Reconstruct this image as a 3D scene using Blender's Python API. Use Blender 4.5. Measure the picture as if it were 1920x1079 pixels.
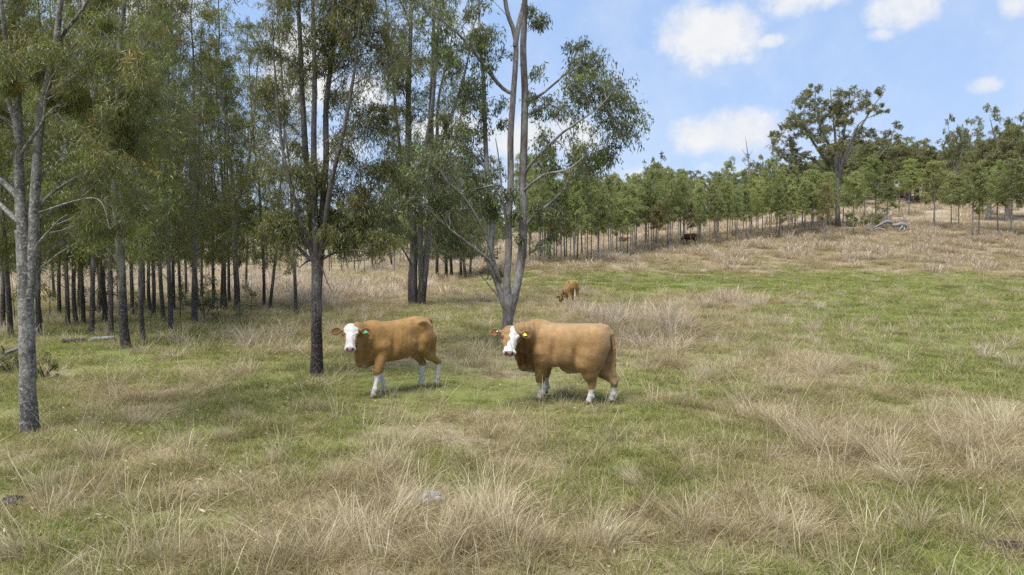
import bpy, math, random
import numpy as np
from mathutils import Vector, Matrix

for _o in list(bpy.data.objects):
    bpy.data.objects.remove(_o)
SC = bpy.context.scene
COL = SC.collection
R = math.radians

# ------------------------------------------------------------------ camera, light, exposure
CAM_H, PITCH, FPX = 2.8, R(3.07), 1297.0
cam_d = bpy.data.cameras.new('camera')
cam_d.sensor_width = 36.0
cam_d.lens = 36.0 * FPX / 1920.0
cam_d.clip_end = 6000
cam = bpy.data.objects.new('camera', cam_d)
COL.objects.link(cam)
cam.location = (0, 0, CAM_H)
cam.rotation_euler = (R(90) - PITCH, 0, 0)
SC.camera = cam
SC.render.resolution_x, SC.render.resolution_y = 1024, 575

SUN_EL, SUN_AZ = R(64), R(-138)       # azimuth measured from +Y towards +X: behind the camera, a little to the left
sd = bpy.data.lights.new('sun', 'SUN')
sd.energy = 2.4
sd.angle = R(38)
sd.color = (1.0, 0.965, 0.91)
sun = bpy.data.objects.new('sun', sd)
COL.objects.link(sun)
_sv = Vector((math.sin(SUN_AZ) * math.cos(SUN_EL), math.cos(SUN_AZ) * math.cos(SUN_EL), math.sin(SUN_EL)))
sun.rotation_euler = _sv.to_track_quat('Z', 'Y').to_euler()

SC.view_settings.view_transform = 'Standard'
SC.view_settings.look = 'None'
SC.view_settings.exposure = 1.52
SC.view_settings.gamma = 1.0
SC.render.engine = 'CYCLES'
SC.cycles.max_bounces = 5
SC.cycles.diffuse_bounces = 3
SC.cycles.glossy_bounces = 1
SC.cycles.transmission_bounces = 2
SC.cycles.transparent_max_bounces = 4
SC.cycles.use_denoising = False
SC.cycles.sample_clamp_indirect = 4.0


class NT:
    """tiny node-tree helper"""
    def __init__(self, tree):
        self.t = tree
        tree.nodes.clear()

    def n(self, typ, **kw):
        nd = self.t.nodes.new(typ)
        for k, v in kw.items():
            if k.startswith('i_'):
                nd.inputs[k[2:].replace('_', ' ')].default_value = v
            else:
                setattr(nd, k, v)
        return nd

    def l(self, a, b):
        self.t.links.new(a, b)

    def math(self, op, a, b=None, c=None):
        nd = self.t.nodes.new('ShaderNodeMath')
        nd.operation = op
        for i, v in enumerate((a, b, c)):
            if v is None:
                continue
            if isinstance(v, (int, float)):
                nd.inputs[i].default_value = v
            else:
                self.l(v, nd.inputs[i])
        return nd.outputs[0]

    def mix(self, f, a, b, blend='MIX'):
        nd = self.t.nodes.new('ShaderNodeMix')
        nd.data_type = 'RGBA'
        nd.blend_type = blend
        for i, v in ((0, f), (6, a), (7, b)):
            if isinstance(v, (int, float)):
                nd.inputs[i].default_value = v
            elif isinstance(v, tuple):
                nd.inputs[i].default_value = (*v, 1.0) if len(v) == 3 else v
            else:
                self.l(v, nd.inputs[i])
        return nd.outputs[2]

    def ramp(self, f, stops, interp='LINEAR'):
        nd = self.t.nodes.new('ShaderNodeValToRGB')
        nd.color_ramp.interpolation = interp
        el = nd.color_ramp.elements
        while len(el) < len(stops):
            el.new(0.5)
        for e, (p, c) in zip(el, stops):
            e.position = p
            e.color = (*c, 1.0) if not isinstance(c, (int, float)) else (c, c, c, 1.0)
        self.l(f, nd.inputs[0])
        return nd.outputs[0]

    def noise(self, vec, scale, detail=3.0, rough=0.55, out=0):
        nd = self.t.nodes.new('ShaderNodeTexNoise')
        nd.inputs['Scale'].default_value = scale
        nd.inputs['Detail'].default_value = detail
        nd.inputs['Roughness'].default_value = rough
        if vec is not None:
            self.l(vec, nd.inputs['Vector'])
        return nd.outputs[out]


# ------------------------------------------------------------------ sky with broken cumulus
world = bpy.data.worlds.new('World')
SC.world = world
world.use_nodes = True


def build_sky():
    T = NT(world.node_tree)
    out = T.n('ShaderNodeOutputWorld')
    sky = T.n('ShaderNodeTexSky', sky_type='NISHITA', sun_disc=False)
    sky.sun_elevation = SUN_EL
    sky.sun_rotation = SUN_AZ
    sky.altitude = 300
    sky.air_density = 1.0
    sky.dust_density = 0.4
    sky.ozone_density = 2.2
    bg = T.n('ShaderNodeBackground')
    bg.inputs['Strength'].default_value = 0.0755
    geo = T.n('ShaderNodeTexCoord')
    d = geo.outputs['Generated']
    sep = T.n('ShaderNodeSeparateXYZ')
    T.l(d, sep.inputs[0])
    az = T.math('ARCTAN2', sep.outputs[0], sep.outputs[1])
    el = T.math('ARCSINE', sep.outputs[2])
    pale = T.ramp(sep.outputs[2], [(0.0, (2.55, 3.15, 4.35)), (0.10, (2.25, 3.00, 4.40)), (0.36, (1.80, 2.68, 4.35)), (1.0, (0.9, 1.6, 3.4))])
    T.l(T.mix(0.86, sky.outputs[0], pale), bg.inputs['Color'])
    n1 = T.noise(d, 8.0, 7.0, 0.64)
    n2 = T.noise(d, 24.0, 6.0, 0.66)
    nz = T.math('ADD', T.math('MULTIPLY', T.math('SUBTRACT', n1, 0.5), 2.6), T.math('MULTIPLY', T.math('SUBTRACT', n2, 0.5), 1.7))
    # cumulus: (azimuth, elevation, half-width, half-height) in degrees and density
    clouds = [(15.5, 16.3, 4.3, 2.7, 1.15), (22.4, 18.4, 4.2, 1.7, .9), (20.2, 15.6, 1.6, .7, .75), (29.6, 16.6, 3.6, 1.6, 1.05), (27.6, 15.2, 1.4, .7, .65),
              (35.6, 15.8, 2.2, 1.2, .8), (34.2, 14.4, 1.0, .7, .5), (33.9, 11.0, 1.35, .75, 1.0), (17.4, 9.1, 4.3, 1.9, 1.25), (16.4, 6.4, 2.8, .9, .7), (9.6, 6.3, 2.4, .9, .7),
              (1.8, 9.3, 6.5, 2.0, 1.15), (-5.3, 9.5, 4.0, 1.9, .95), (-17.0, 13.4, 3.0, 4.2, 1.1), (-12.0, 12.0, 2.8, 2.4, .7), (-16.0, 8.0, 5.0, 2.0, .9), (-28.0, 17.0, 5.0, 2.8, .8),
              (-30.0, 8.0, 6.0, 2.8, .8), (-37.0, 13.0, 4.0, 2.6, .7), (-5.0, 17.0, 3.0, 2.0, .6), (60, 24, 14, 5, .9), (90, 35, 16, 8, .9), (-70, 28, 18, 7, .9),
              (-50, 45, 20, 8, .8), (20, 42, 16, 6, .8), (130, 30, 20, 8, .9), (180, 25, 25, 7, .9), (-130, 40, 20, 9, .8)]
    tot = None
    low = None
    for a, e, w, h, pk in clouds:
        da = T.math('DIVIDE', T.math('SUBTRACT', az, R(a)), R(w))
        de = T.math('DIVIDE', T.math('SUBTRACT', el, R(e)), R(h))
        r2 = T.math('ADD', T.math('MULTIPLY', da, da), T.math('MULTIPLY', de, de))
        f = T.math('SUBTRACT', pk, T.math('MULTIPLY', r2, 0.95))
        tot = f if tot is None else T.math('MAXIMUM', tot, f)
    dens = T.math('ADD', tot, nz)
    mask = T.ramp(dens, [(0.0, 0.0), (0.35, 0.30), (0.75, 0.80), (1.15, 1.0)])
    wisp = T.ramp(T.noise(d, 5.0, 7.0, 0.68), [(0.42, 0.0), (0.72, 0.42)])
    mask2 = T.math('MAXIMUM', mask, wisp)
    mask2 = T.math('MULTIPLY', mask2, T.math('GREATER_THAN', sep.outputs[2], -0.02))
    ccol = T.mix(T.ramp(n1, [(0.35, 0.0), (0.62, 1.0)]), (0.86, 0.90, 0.98), (1.0, 1.0, 1.0))
    bg2 = T.n('ShaderNodeBackground')
    bg2.inputs['Strength'].default_value = 0.325
    T.l(ccol, bg2.inputs['Color'])
    mx = T.n('ShaderNodeMixShader')
    T.l(mask2, mx.inputs[0])
    T.l(bg.outputs[0], mx.inputs[1])
    T.l(bg2.outputs[0], mx.inputs[2])
    T.l(mx.outputs[0], out.inputs['Surface'])


build_sky()
world.cycles.sampling_method = 'MANUAL'
world.cycles.sample_map_resolution = 512

# ------------------------------------------------------------------ pixel <-> place helpers, noise, terrain
_F = np.array([0, math.cos(PITCH), -math.sin(PITCH)])
_U = np.array([0, math.sin(PITCH), math.cos(PITCH)])


def pix(u, v, Y):
    """the point at ground distance Y (metres along +Y) seen at photo pixel u, v"""
    d = _F + (u - 960.0) / FPX * np.array([1.0, 0, 0]) + (539.5 - v) / FPX * _U
    t = Y / d[1]
    return np.array([d[0] * t, Y, CAM_H + d[2] * t])


def _hash(ix, iy, iz, seed):
    h = (ix.astype(np.int64) * 374761393 + iy.astype(np.int64) * 668265263 + iz.astype(np.int64) * 2147483647 + seed * 1274126177) & 0xffffffff
    h = ((h ^ (h >> 13)) * 1274126177) & 0xffffffff
    return ((h ^ (h >> 16)) & 0xffffff) / float(0xffffff)


def vnoise(x, y, z=None, seed=0):
    x = np.asarray(x, float); y = np.asarray(y, float)
    z = np.zeros_like(x) if z is None else np.asarray(z, float)
    ix, iy, iz = np.floor(x).astype(np.int64), np.floor(y).astype(np.int64), np.floor(z).astype(np.int64)
    fx, fy, fz = x - ix, y - iy, z - iz
    fx, fy, fz = [f * f * (3 - 2 * f) for f in (fx, fy, fz)]
    r = 0
    for dx in (0, 1):
        for dy in (0, 1):
            for dz in (0, 1):
                w = (fx if dx else 1 - fx) * (fy if dy else 1 - fy) * (fz if dz else 1 - fz)
                r = r + w * _hash(ix + dx, iy + dy, iz + dz, seed)
    return r


def fbm(x, y, z=None, seed=0, oct=4):
    s, a, t = 0, 1.0, 0
    for k in range(oct):
        f = 2.03 ** k
        s = s + a * vnoise(x * f, y * f, None if z is None else z * f, seed + k * 7)
        t += a
        a *= 0.5
    return s / t


TU = np.array([-2500., -600, 0, 300, 600, 830, 1040, 1293, 1600, 1900, 2500, 4500])
TY = np.array([0., 36, 48, 62, 80, 95, 120, 150, 200, 300, 500, 900, 2200])
TZ = np.array([
    # -2500 -600   0    300   600   830  1040  1293  1600  1900  2500 4500
    [0, 0, 0, 0, 0, 0, 0, 0, 0, 0, 0, 0],
    [0, 0, 0, 0, 0, 0, 0, 0, 0, 0, 0, 0],
    [0, -.05, -.1, -.1, -.05, 0, .45, .3, .15, .1, .1, 0],
    [-.1, -.2, -.3, -.25, -.2, .1, 1.55, 1.1, .7, .5, .5, .3],
    [-.2, -.4, -.4, -.4, -.4, .3, 1.95, 2.75, 2.4, 2.0, 1.8, 1.0],
    [-.2, -.4, -.3, -.4, -.4, .4, 2.3, 4.2, 4.9, 4.6, 4.0, 2.0],
    [0, -.3, -.1, -.3, -.5, .5, 2.9, 6.4, 8.6, 8.7, 8.0, 4.0],
    [.5, .2, .4, .2, -.3, 1.0, 3.6, 8.4, 12.6, 13.0, 12.0, 7.0],
    [3, 2.5, 3, 2.8, 1.4, 2.6, 5.6, 11.2, 19.0, 20.0, 18.0, 10.0],
    [9, 9.0, 9.5, 9.0, 8.2, 8.5, 10., 16.5, 29.0, 31.0, 28.0, 15.0],
    [18, 18, 18, 18, 16, 16, 18., 24., 40.0, 42.0, 38.0, 22.0],
    [26, 26, 26, 26, 24, 24, 26., 32., 48.0, 50.0, 46.0, 28.0],
    [26, 26, 26, 26, 24, 24, 26., 32., 48.0, 50.0, 46.0, 28.0]])


def terrain(x, y):
    x = np.asarray(x, float); y = np.asarray(y, float)
    yy = np.clip(y, 0.5, 2199.0)
    u = np.clip(960 + FPX * x / np.maximum(yy, 8.0), -2499, 4499)
    i = np.clip(np.searchsorted(TU, u) - 1, 0, len(TU) - 2)
    j = np.clip(np.searchsorted(TY, yy) - 1, 0, len(TY) - 2)
    a = (u - TU[i]) / (TU[i + 1] - TU[i])
    a = a * a * (3 - 2 * a)
    b = (yy - TY[j]) / (TY[j + 1] - TY[j])
    # Catmull-Rom in distance
    def row(jj):
        jj = np.clip(jj, 0, len(TY) - 1)
        return TZ[jj, i] * (1 - a) + TZ[jj, i + 1] * a
    p0, p1, p2, p3 = row(j - 1), row(j), row(j + 1), row(j + 2)
    h0 = TY[j + 1] - TY[j]
    ym, yp = TY[np.clip(j - 1, 0, 99)], TY[np.clip(j + 2, 0, len(TY) - 1)]
    m1 = (p2 - p0) / np.maximum(TY[j + 1] - ym, 1e-6) * h0
    m2 = (p3 - p1) / np.maximum(yp - TY[j], 1e-6) * h0
    z = (2 * b**3 - 3 * b**2 + 1) * p1 + (b**3 - 2 * b**2 + b) * m1 + (-2 * b**3 + 3 * b**2) * p2 + (b**3 - b**2) * m2
    z = z + (fbm(x / 3.1, y / 3.1, seed=5, oct=3) - 0.5) * 0.10 + (fbm(x / 14., y / 14., seed=9, oct=2) - 0.5) * 0.22 * np.clip((y - 14) / 20, 0, 1)
    return z


def ground_at(u, v):
    """point where the ray through photo pixel (u, v) meets the terrain"""
    Ys = np.concatenate([np.arange(4, 60, 0.05), np.arange(60, 400, 0.4)])
    d = _F + (u - 960.0) / FPX * np.array([1.0, 0, 0]) + (539.5 - v) / FPX * _U
    t = Ys / d[1]
    x, z = d[0] * t, CAM_H + d[2] * t
    g = terrain(x, Ys)
    k = np.nonzero(z <= g)[0]
    k = k[0] if len(k) else len(Ys) - 1
    return np.array([x[k], Ys[k], g[k]])


# ------------------------------------------------------------------ object helpers
def mesh_np(name, V, loops, starts, smooth=False, fattr=None, vattr=None, mat_idx=None):
    me = bpy.data.meshes.new(name)
    V = np.ascontiguousarray(V, dtype=np.float32)
    me.vertices.add(len(V))
    me.vertices.foreach_set('co', V.ravel())
    me.loops.add(len(loops))
    me.loops.foreach_set('vertex_index', np.ascontiguousarray(loops, dtype=np.int32))
    me.polygons.add(len(starts))
    me.polygons.foreach_set('loop_start', np.ascontiguousarray(starts, dtype=np.int32))
    if mat_idx is not None:
        me.polygons.foreach_set('material_index', np.ascontiguousarray(mat_idx, dtype=np.int32))
    me.update(calc_edges=True)
    me.polygons.foreach_set('use_smooth', np.full(len(starts), smooth, dtype=bool))
    for dom, dct in (('FACE', fattr), ('POINT', vattr)):
        for k, a in (dct or {}).items():
            a = np.asarray(a, dtype=np.float32)
            if a.ndim == 1:
                me.attributes.new(k, 'FLOAT', dom).data.foreach_set('value', a)
            else:
                if a.shape[1] == 3:
                    a = np.concatenate([a, np.ones((len(a), 1), np.float32)], 1)
                me.attributes.new(k, 'FLOAT_COLOR', dom).data.foreach_set('color', np.ascontiguousarray(a).ravel())
    return me


def quads(name, V, Q, **kw):
    Q = np.asarray(Q)
    return mesh_np(name, V, Q.ravel(), np.arange(len(Q)) * Q.shape[1], **kw)


def obj(name, me, mat=None, parent=None, loc=None):
    o = bpy.data.objects.new(name, me)
    COL.objects.link(o)
    if mat is not None and me is not None:
        for m in (mat if isinstance(mat, (list, tuple)) else [mat]):
            me.materials.append(m)
    if parent is not None:
        o.parent = parent
    if loc is not None:
        o.location = loc
    return o


def empty(name, loc, rz=0.0):
    o = bpy.data.objects.new(name, None)
    o.empty_display_size = 0.3
    o.location = loc
    o.rotation_euler = (0, 0, rz)
    COL.objects.link(o)
    return o


def tag(o, label=None, cat=None, group=None, kind=None):
    for k, v in (('label', label), ('category', cat), ('group', group), ('kind', kind)):
        if v:
            o[k] = v
    return o


def new_mat(name):
    m = bpy.data.materials.new(name)
    m.use_nodes = True
    return m, NT(m.node_tree)
# ------------------------------------------------------------------ cattle: one continuous body from a smooth field
class Field:
    def __init__(self, lo, hi, h):
        self.lo = np.array(lo, float); self.h = h
        self.n = np.ceil((np.array(hi, float) - self.lo) / h).astype(int) + 1
        self.D = np.full(self.n, 0.5, dtype=np.float32)
        self.ax = [self.lo[k] + np.arange(self.n[k]) * h for k in range(3)]

    def _box(self, lo, hi, m):
        a = np.clip(np.floor((np.array(lo) - m - self.lo) / self.h).astype(int), 0, self.n - 1)
        b = np.clip(np.ceil((np.array(hi) + m - self.lo) / self.h).astype(int) + 1, 1, self.n)
        sl = tuple(slice(a[k], b[k]) for k in range(3))
        X, Y, Z = np.meshgrid(self.ax[0][sl[0]], self.ax[1][sl[1]], self.ax[2][sl[2]], indexing='ij')
        return sl, X, Y, Z

    def add(self, fn, lo, hi, k, sub=False, margin=0.10):
        sl, X, Y, Z = self._box(lo, hi, margin)
        d = fn(X, Y, Z)
        a = self.D[sl]
        if sub:
            d = -d
            hh = np.clip(0.5 - 0.5 * (a - d) / k, 0, 1)
            self.D[sl] = a + (d - a) * hh + k * hh * (1 - hh)
        else:
            hh = np.clip(0.5 + 0.5 * (a - d) / k, 0, 1)
            self.D[sl] = a * (1 - hh) + d * hh - k * hh * (1 - hh)

    def ell(self, c, r, k=0.04, M=None, sub=False):
        """ellipsoid; M rows are its local axes"""
        c = np.array(c, float); r = np.array(r, float)
        M = np.eye(3) if M is None else np.array(M)
        ext = np.sqrt(((M.T * r) ** 2).sum(1))
        def fn(X, Y, Z):
            P = [X - c[0], Y - c[1], Z - c[2]]
            q = [sum(M[i][j] * P[j] for j in range(3)) for i in range(3)]
            k0 = np.sqrt(sum((q[i] / r[i]) ** 2 for i in range(3)))
            k1 = np.sqrt(sum((q[i] / r[i] ** 2) ** 2 for i in range(3))) + 1e-9
            return np.where(k0 < 1e-3, -r.min(), k0 * (k0 - 1) / k1)
        self.add(fn, c - ext, c + ext, k, sub)

    def cap(self, a, b, ra, rb, k=0.03, flat=1.0, flat_ax=None):
        a = np.array(a, float); b = np.array(b, float)
        rm = max(ra, rb)
        ab = b - a; L2 = max(ab @ ab, 1e-9)
        def fn(X, Y, Z):
            px, py, pz = X - a[0], Y - a[1], Z - a[2]
            t = np.clip((px * ab[0] + py * ab[1] + pz * ab[2]) / L2, 0, 1)
            dx, dy, dz = px - t * ab[0], py - t * ab[1], pz - t * ab[2]
            if flat_ax is not None:
                f = dx * flat_ax[0] + dy * flat_ax[1] + dz * flat_ax[2]
                s = (1.0 / flat - 1.0)
                dx, dy, dz = dx + f * s * flat_ax[0], dy + f * s * flat_ax[1], dz + f * s * flat_ax[2]
            return np.sqrt(dx * dx + dy * dy + dz * dz) - (ra + (rb - ra) * t)
        self.add(fn, np.minimum(a, b) - rm, np.maximum(a, b) + rm, k)

    def chain(self, pts, rs, k=0.03, **kw):
        for i in range(len(pts) - 1):
            self.cap(pts[i], pts[i + 1], rs[i], rs[i + 1], k, **kw)

    def loft(self, st, k=0.04, n=2.4):
        """trunk: stations x, top, bottom, half width"""
        st = np.array(st, float)
        # resample smoothly
        xs = np.linspace(st[0, 0], st[-1, 0], 80)
        def sm(col):
            y = np.interp(xs, st[:, 0], col)
            for _ in range(6):
                y[1:-1] = (y[:-2] + 2 * y[1:-1] + y[2:]) / 4
            return y
        top, bot, hw = sm(st[:, 1]), sm(st[:, 2]), sm(st[:, 3])
        def fn(X, Y, Z):
            xc = np.clip(X, xs[0], xs[-1])
            t, b, w = np.interp(xc, xs, top), np.interp(xc, xs, bot), np.interp(xc, xs, hw)
            zc, hz = (t + b) / 2, (t - b) / 2
            # widest a little below the middle
            w2 = w * (1.0 - 0.10 * np.clip((Z - zc) / hz, -1, 1))
            nn = (np.abs(Y / w2) ** n + np.abs((Z - zc) / hz) ** n) ** (1.0 / n)
            f = (nn - 1) * np.minimum(w, hz)
            ex = np.abs(X - xc)
            return np.where(ex > 0, np.sqrt(np.maximum(f, 0) ** 2 + ex ** 2), f)
        self.add(fn, [xs[0], -hw.max(), bot.min()], [xs[-1], hw.max(), top.max()], k)

    def sweep(self, pts, rh, rv, k=0.06):
        """neck: elliptical section, rv measured along z"""
        pts = [np.array(p, float) for p in pts]
        for i in range(len(pts) - 1):
            a, b = pts[i], pts[i + 1]
            ab = b - a; L2 = ab @ ab
            m = max(rh[i], rv[i], rh[i + 1], rv[i + 1])
            def fn(X, Y, Z):
                px, py, pz = X - a[0], Y - a[1], Z - a[2]
                t = np.clip((px * ab[0] + py * ab[1] + pz * ab[2]) / L2, 0, 1)
                dx, dy, dz = px - t * ab[0], py - t * ab[1], pz - t * ab[2]
                r1 = rh[i] + (rh[i + 1] - rh[i]) * t
                r2 = rv[i] + (rv[i + 1] - rv[i]) * t
                return (np.sqrt((dx * dx + dy * dy) / r1 ** 2 + dz * dz / r2 ** 2) - 1) * np.minimum(r1, r2)
            self.add(fn, np.minimum(a, b) - m, np.maximum(a, b) + m, k)

    def mesh(self):
        D = self.D; nx, ny, nz = D.shape
        S = D < 0
        c = [D[i:nx - 1 + i, j:ny - 1 + j, k:nz - 1 + k] for i in (0, 1) for j in (0, 1) for k in (0, 1)]
        s = sum((x < 0).astype(np.int8) for x in c)
        cell = np.argwhere((s > 0) & (s < 8))
        idx = -np.ones((nx - 1, ny - 1, nz - 1), np.int32)
        idx[tuple(cell.T)] = np.arange(len(cell))
        acc = np.zeros((len(cell), 3)); cnt = np.zeros(len(cell))
        offs = np.array([(i, j, k) for i in (0, 1) for j in (0, 1) for k in (0, 1)])
        vals = np.stack([x[tuple(cell.T)] for x in c], 1)
        for a in range(8):
            for b in range(a + 1, 8):
                if np.abs(offs[a] - offs[b]).sum() != 1:
                    continue
                va, vb = vals[:, a], vals[:, b]
                m = (va < 0) != (vb < 0)
                t = va[m] / (va[m] - vb[m])
                acc[m] += offs[a] + t[:, None] * (offs[b] - offs[a]); cnt[m] += 1
        V = self.lo + (cell + acc / cnt[:, None]) * self.h
        Q = []
        for ax in range(3):
            o1, o2 = [(1, 2), (2, 0), (0, 1)][ax]
            e = [slice(None)] * 3; f = [slice(None)] * 3
            e[ax] = slice(0, -1); f[ax] = slice(1, None)
            A, B = S[tuple(e)], S[tuple(f)]
            P = np.argwhere(A != B)
            P = P[(P[:, o1] > 0) & (P[:, o2] > 0) & (P[:, o1] < D.shape[o1] - 1) & (P[:, o2] < D.shape[o2] - 1)]
            neg = A[tuple(P.T)]
            q = []
            for da, db in ((0, 0), (1, 0), (1, 1), (0, 1)):
                p = P.copy(); p[:, o1] -= da; p[:, o2] -= db
                q.append(idx[tuple(p.T)])
            q = np.stack(q, 1)
            q[~neg] = q[~neg][:, ::-1]
            Q.append(q)
        Q = np.concatenate(Q)
        # a little Laplacian relaxation
        for _ in range(2):
            s = np.zeros_like(V); n = np.zeros(len(V))
            for i in range(4):
                a, b = Q[:, i], Q[:, (i + 1) % 4]
                np.add.at(s, a, V[b]); np.add.at(n, a, 1)
                np.add.at(s, b, V[a]); np.add.at(n, b, 1)
            V = 0.5 * V + 0.5 * s / n[:, None]
        return V, Q


def cow_mat():
    m, T = new_mat('cattle_hide')
    out = T.n('ShaderNodeOutputMaterial')
    p = T.n('ShaderNodeBsdfPrincipled')
    at = T.n('ShaderNodeAttribute', attribute_name='coat')
    tc = T.n('ShaderNodeTexCoord')
    mp = T.n('ShaderNodeMapping')
    mp.inputs['Scale'].default_value = (0.8, 1, 0.28)
    T.l(tc.outputs['Object'], mp.inputs[0])
    fur = T.noise(mp.outputs[0], 90.0, 4.0, 0.7)
    big = T.noise(tc.outputs['Object'], 7.0, 4.0, 0.6)
    c = T.mix(1.0, at.outputs['Color'], T.ramp(fur, [(0.3, 0.80), (0.7, 1.16)]), 'MULTIPLY')
    c = T.mix(1.0, c, T.ramp(big, [(0.3, 0.74), (0.7, 1.14)]), 'MULTIPLY')
    T.l(c, p.inputs['Base Color'])
    p.inputs['Roughness'].default_value = 0.72
    p.inputs['Specular IOR Level'].default_value = 0.25
    p.inputs['Sheen Weight'].default_value = 0.25
    p.inputs['Sheen Roughness'].default_value = 0.4
    p.inputs['Sheen Tint'].default_value = (1.0, 0.85, 0.6, 1)
    b = T.n('ShaderNodeBump')
    b.inputs['Strength'].default_value = 0.55
    b.inputs['Distance'].default_value = 0.012
    T.l(fur, b.inputs['Height'])
    b2 = T.n('ShaderNodeBump')
    b2.inputs['Strength'].default_value = 0.22
    b2.inputs['Distance'].default_value = 0.05
    T.l(T.noise(tc.outputs['Object'], 9.0, 3.0, 0.5), b2.inputs['Height'])
    T.l(b.outputs[0], b2.inputs['Normal'])
    T.l(b2.outputs[0], p.inputs['Normal'])
    T.l(p.outputs[0], out.inputs[0])
    return m


def plain(name, col, rough=0.6, spec=0.4, var=0.15, scale=30.0):
    m, T = new_mat(name)
    out = T.n('ShaderNodeOutputMaterial')
    p = T.n('ShaderNodeBsdfPrincipled')
    tc = T.n('ShaderNodeTexCoord')
    n = T.noise(tc.outputs['Object'], scale, 3.0)
    c = T.mix(1.0, (*col, 1.0), T.ramp(n, [(0.3, 1 - var), (0.7, 1 + var)]), 'MULTIPLY')
    T.l(c, p.inputs['Base Color'])
    p.inputs['Roughness'].default_value = rough
    p.inputs['Specular IOR Level'].default_value = spec
    T.l(p.outputs[0], out.inputs[0])
    return m


HIDE = cow_mat()
EYE = plain('cattle_eye', (0.012, 0.008, 0.006), 0.12, 0.6, 0.1)
TAG_GREEN = plain('green_tag', (0.025, 0.30, 0.12), 0.45)
TAG_YELLOW = plain('yellow_tag', (0.55, 0.53, 0.01), 0.45)
TAG_WHITE = plain('white_tag', (0.8, 0.8, 0.8), 0.45)


def uv_ball(c, r, n=10):
    V, Q = [], []
    for i in range(n + 1):
        th = math.pi * i / n
        for j in range(2 * n):
            ph = math.pi * j / n
            V.append((c[0] + r * math.sin(th) * math.cos(ph), c[1] + r * math.sin(th) * math.sin(ph), c[2] + r * math.cos(th)))
    for i in range(n):
        for j in range(2 * n):
            Q.append((i * 2 * n + j, (i + 1) * 2 * n + j, (i + 1) * 2 * n + (j + 1) % (2 * n), i * 2 * n + (j + 1) % (2 * n)))
    return np.array(V), np.array(Q)


def unit(v):
    v = np.array(v, float)
    return v / np.linalg.norm(v)


def smst(x, a, b):
    t = np.clip((x - a) / (b - a), 0, 1)
    return t * t * (3 - 2 * t)


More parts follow.
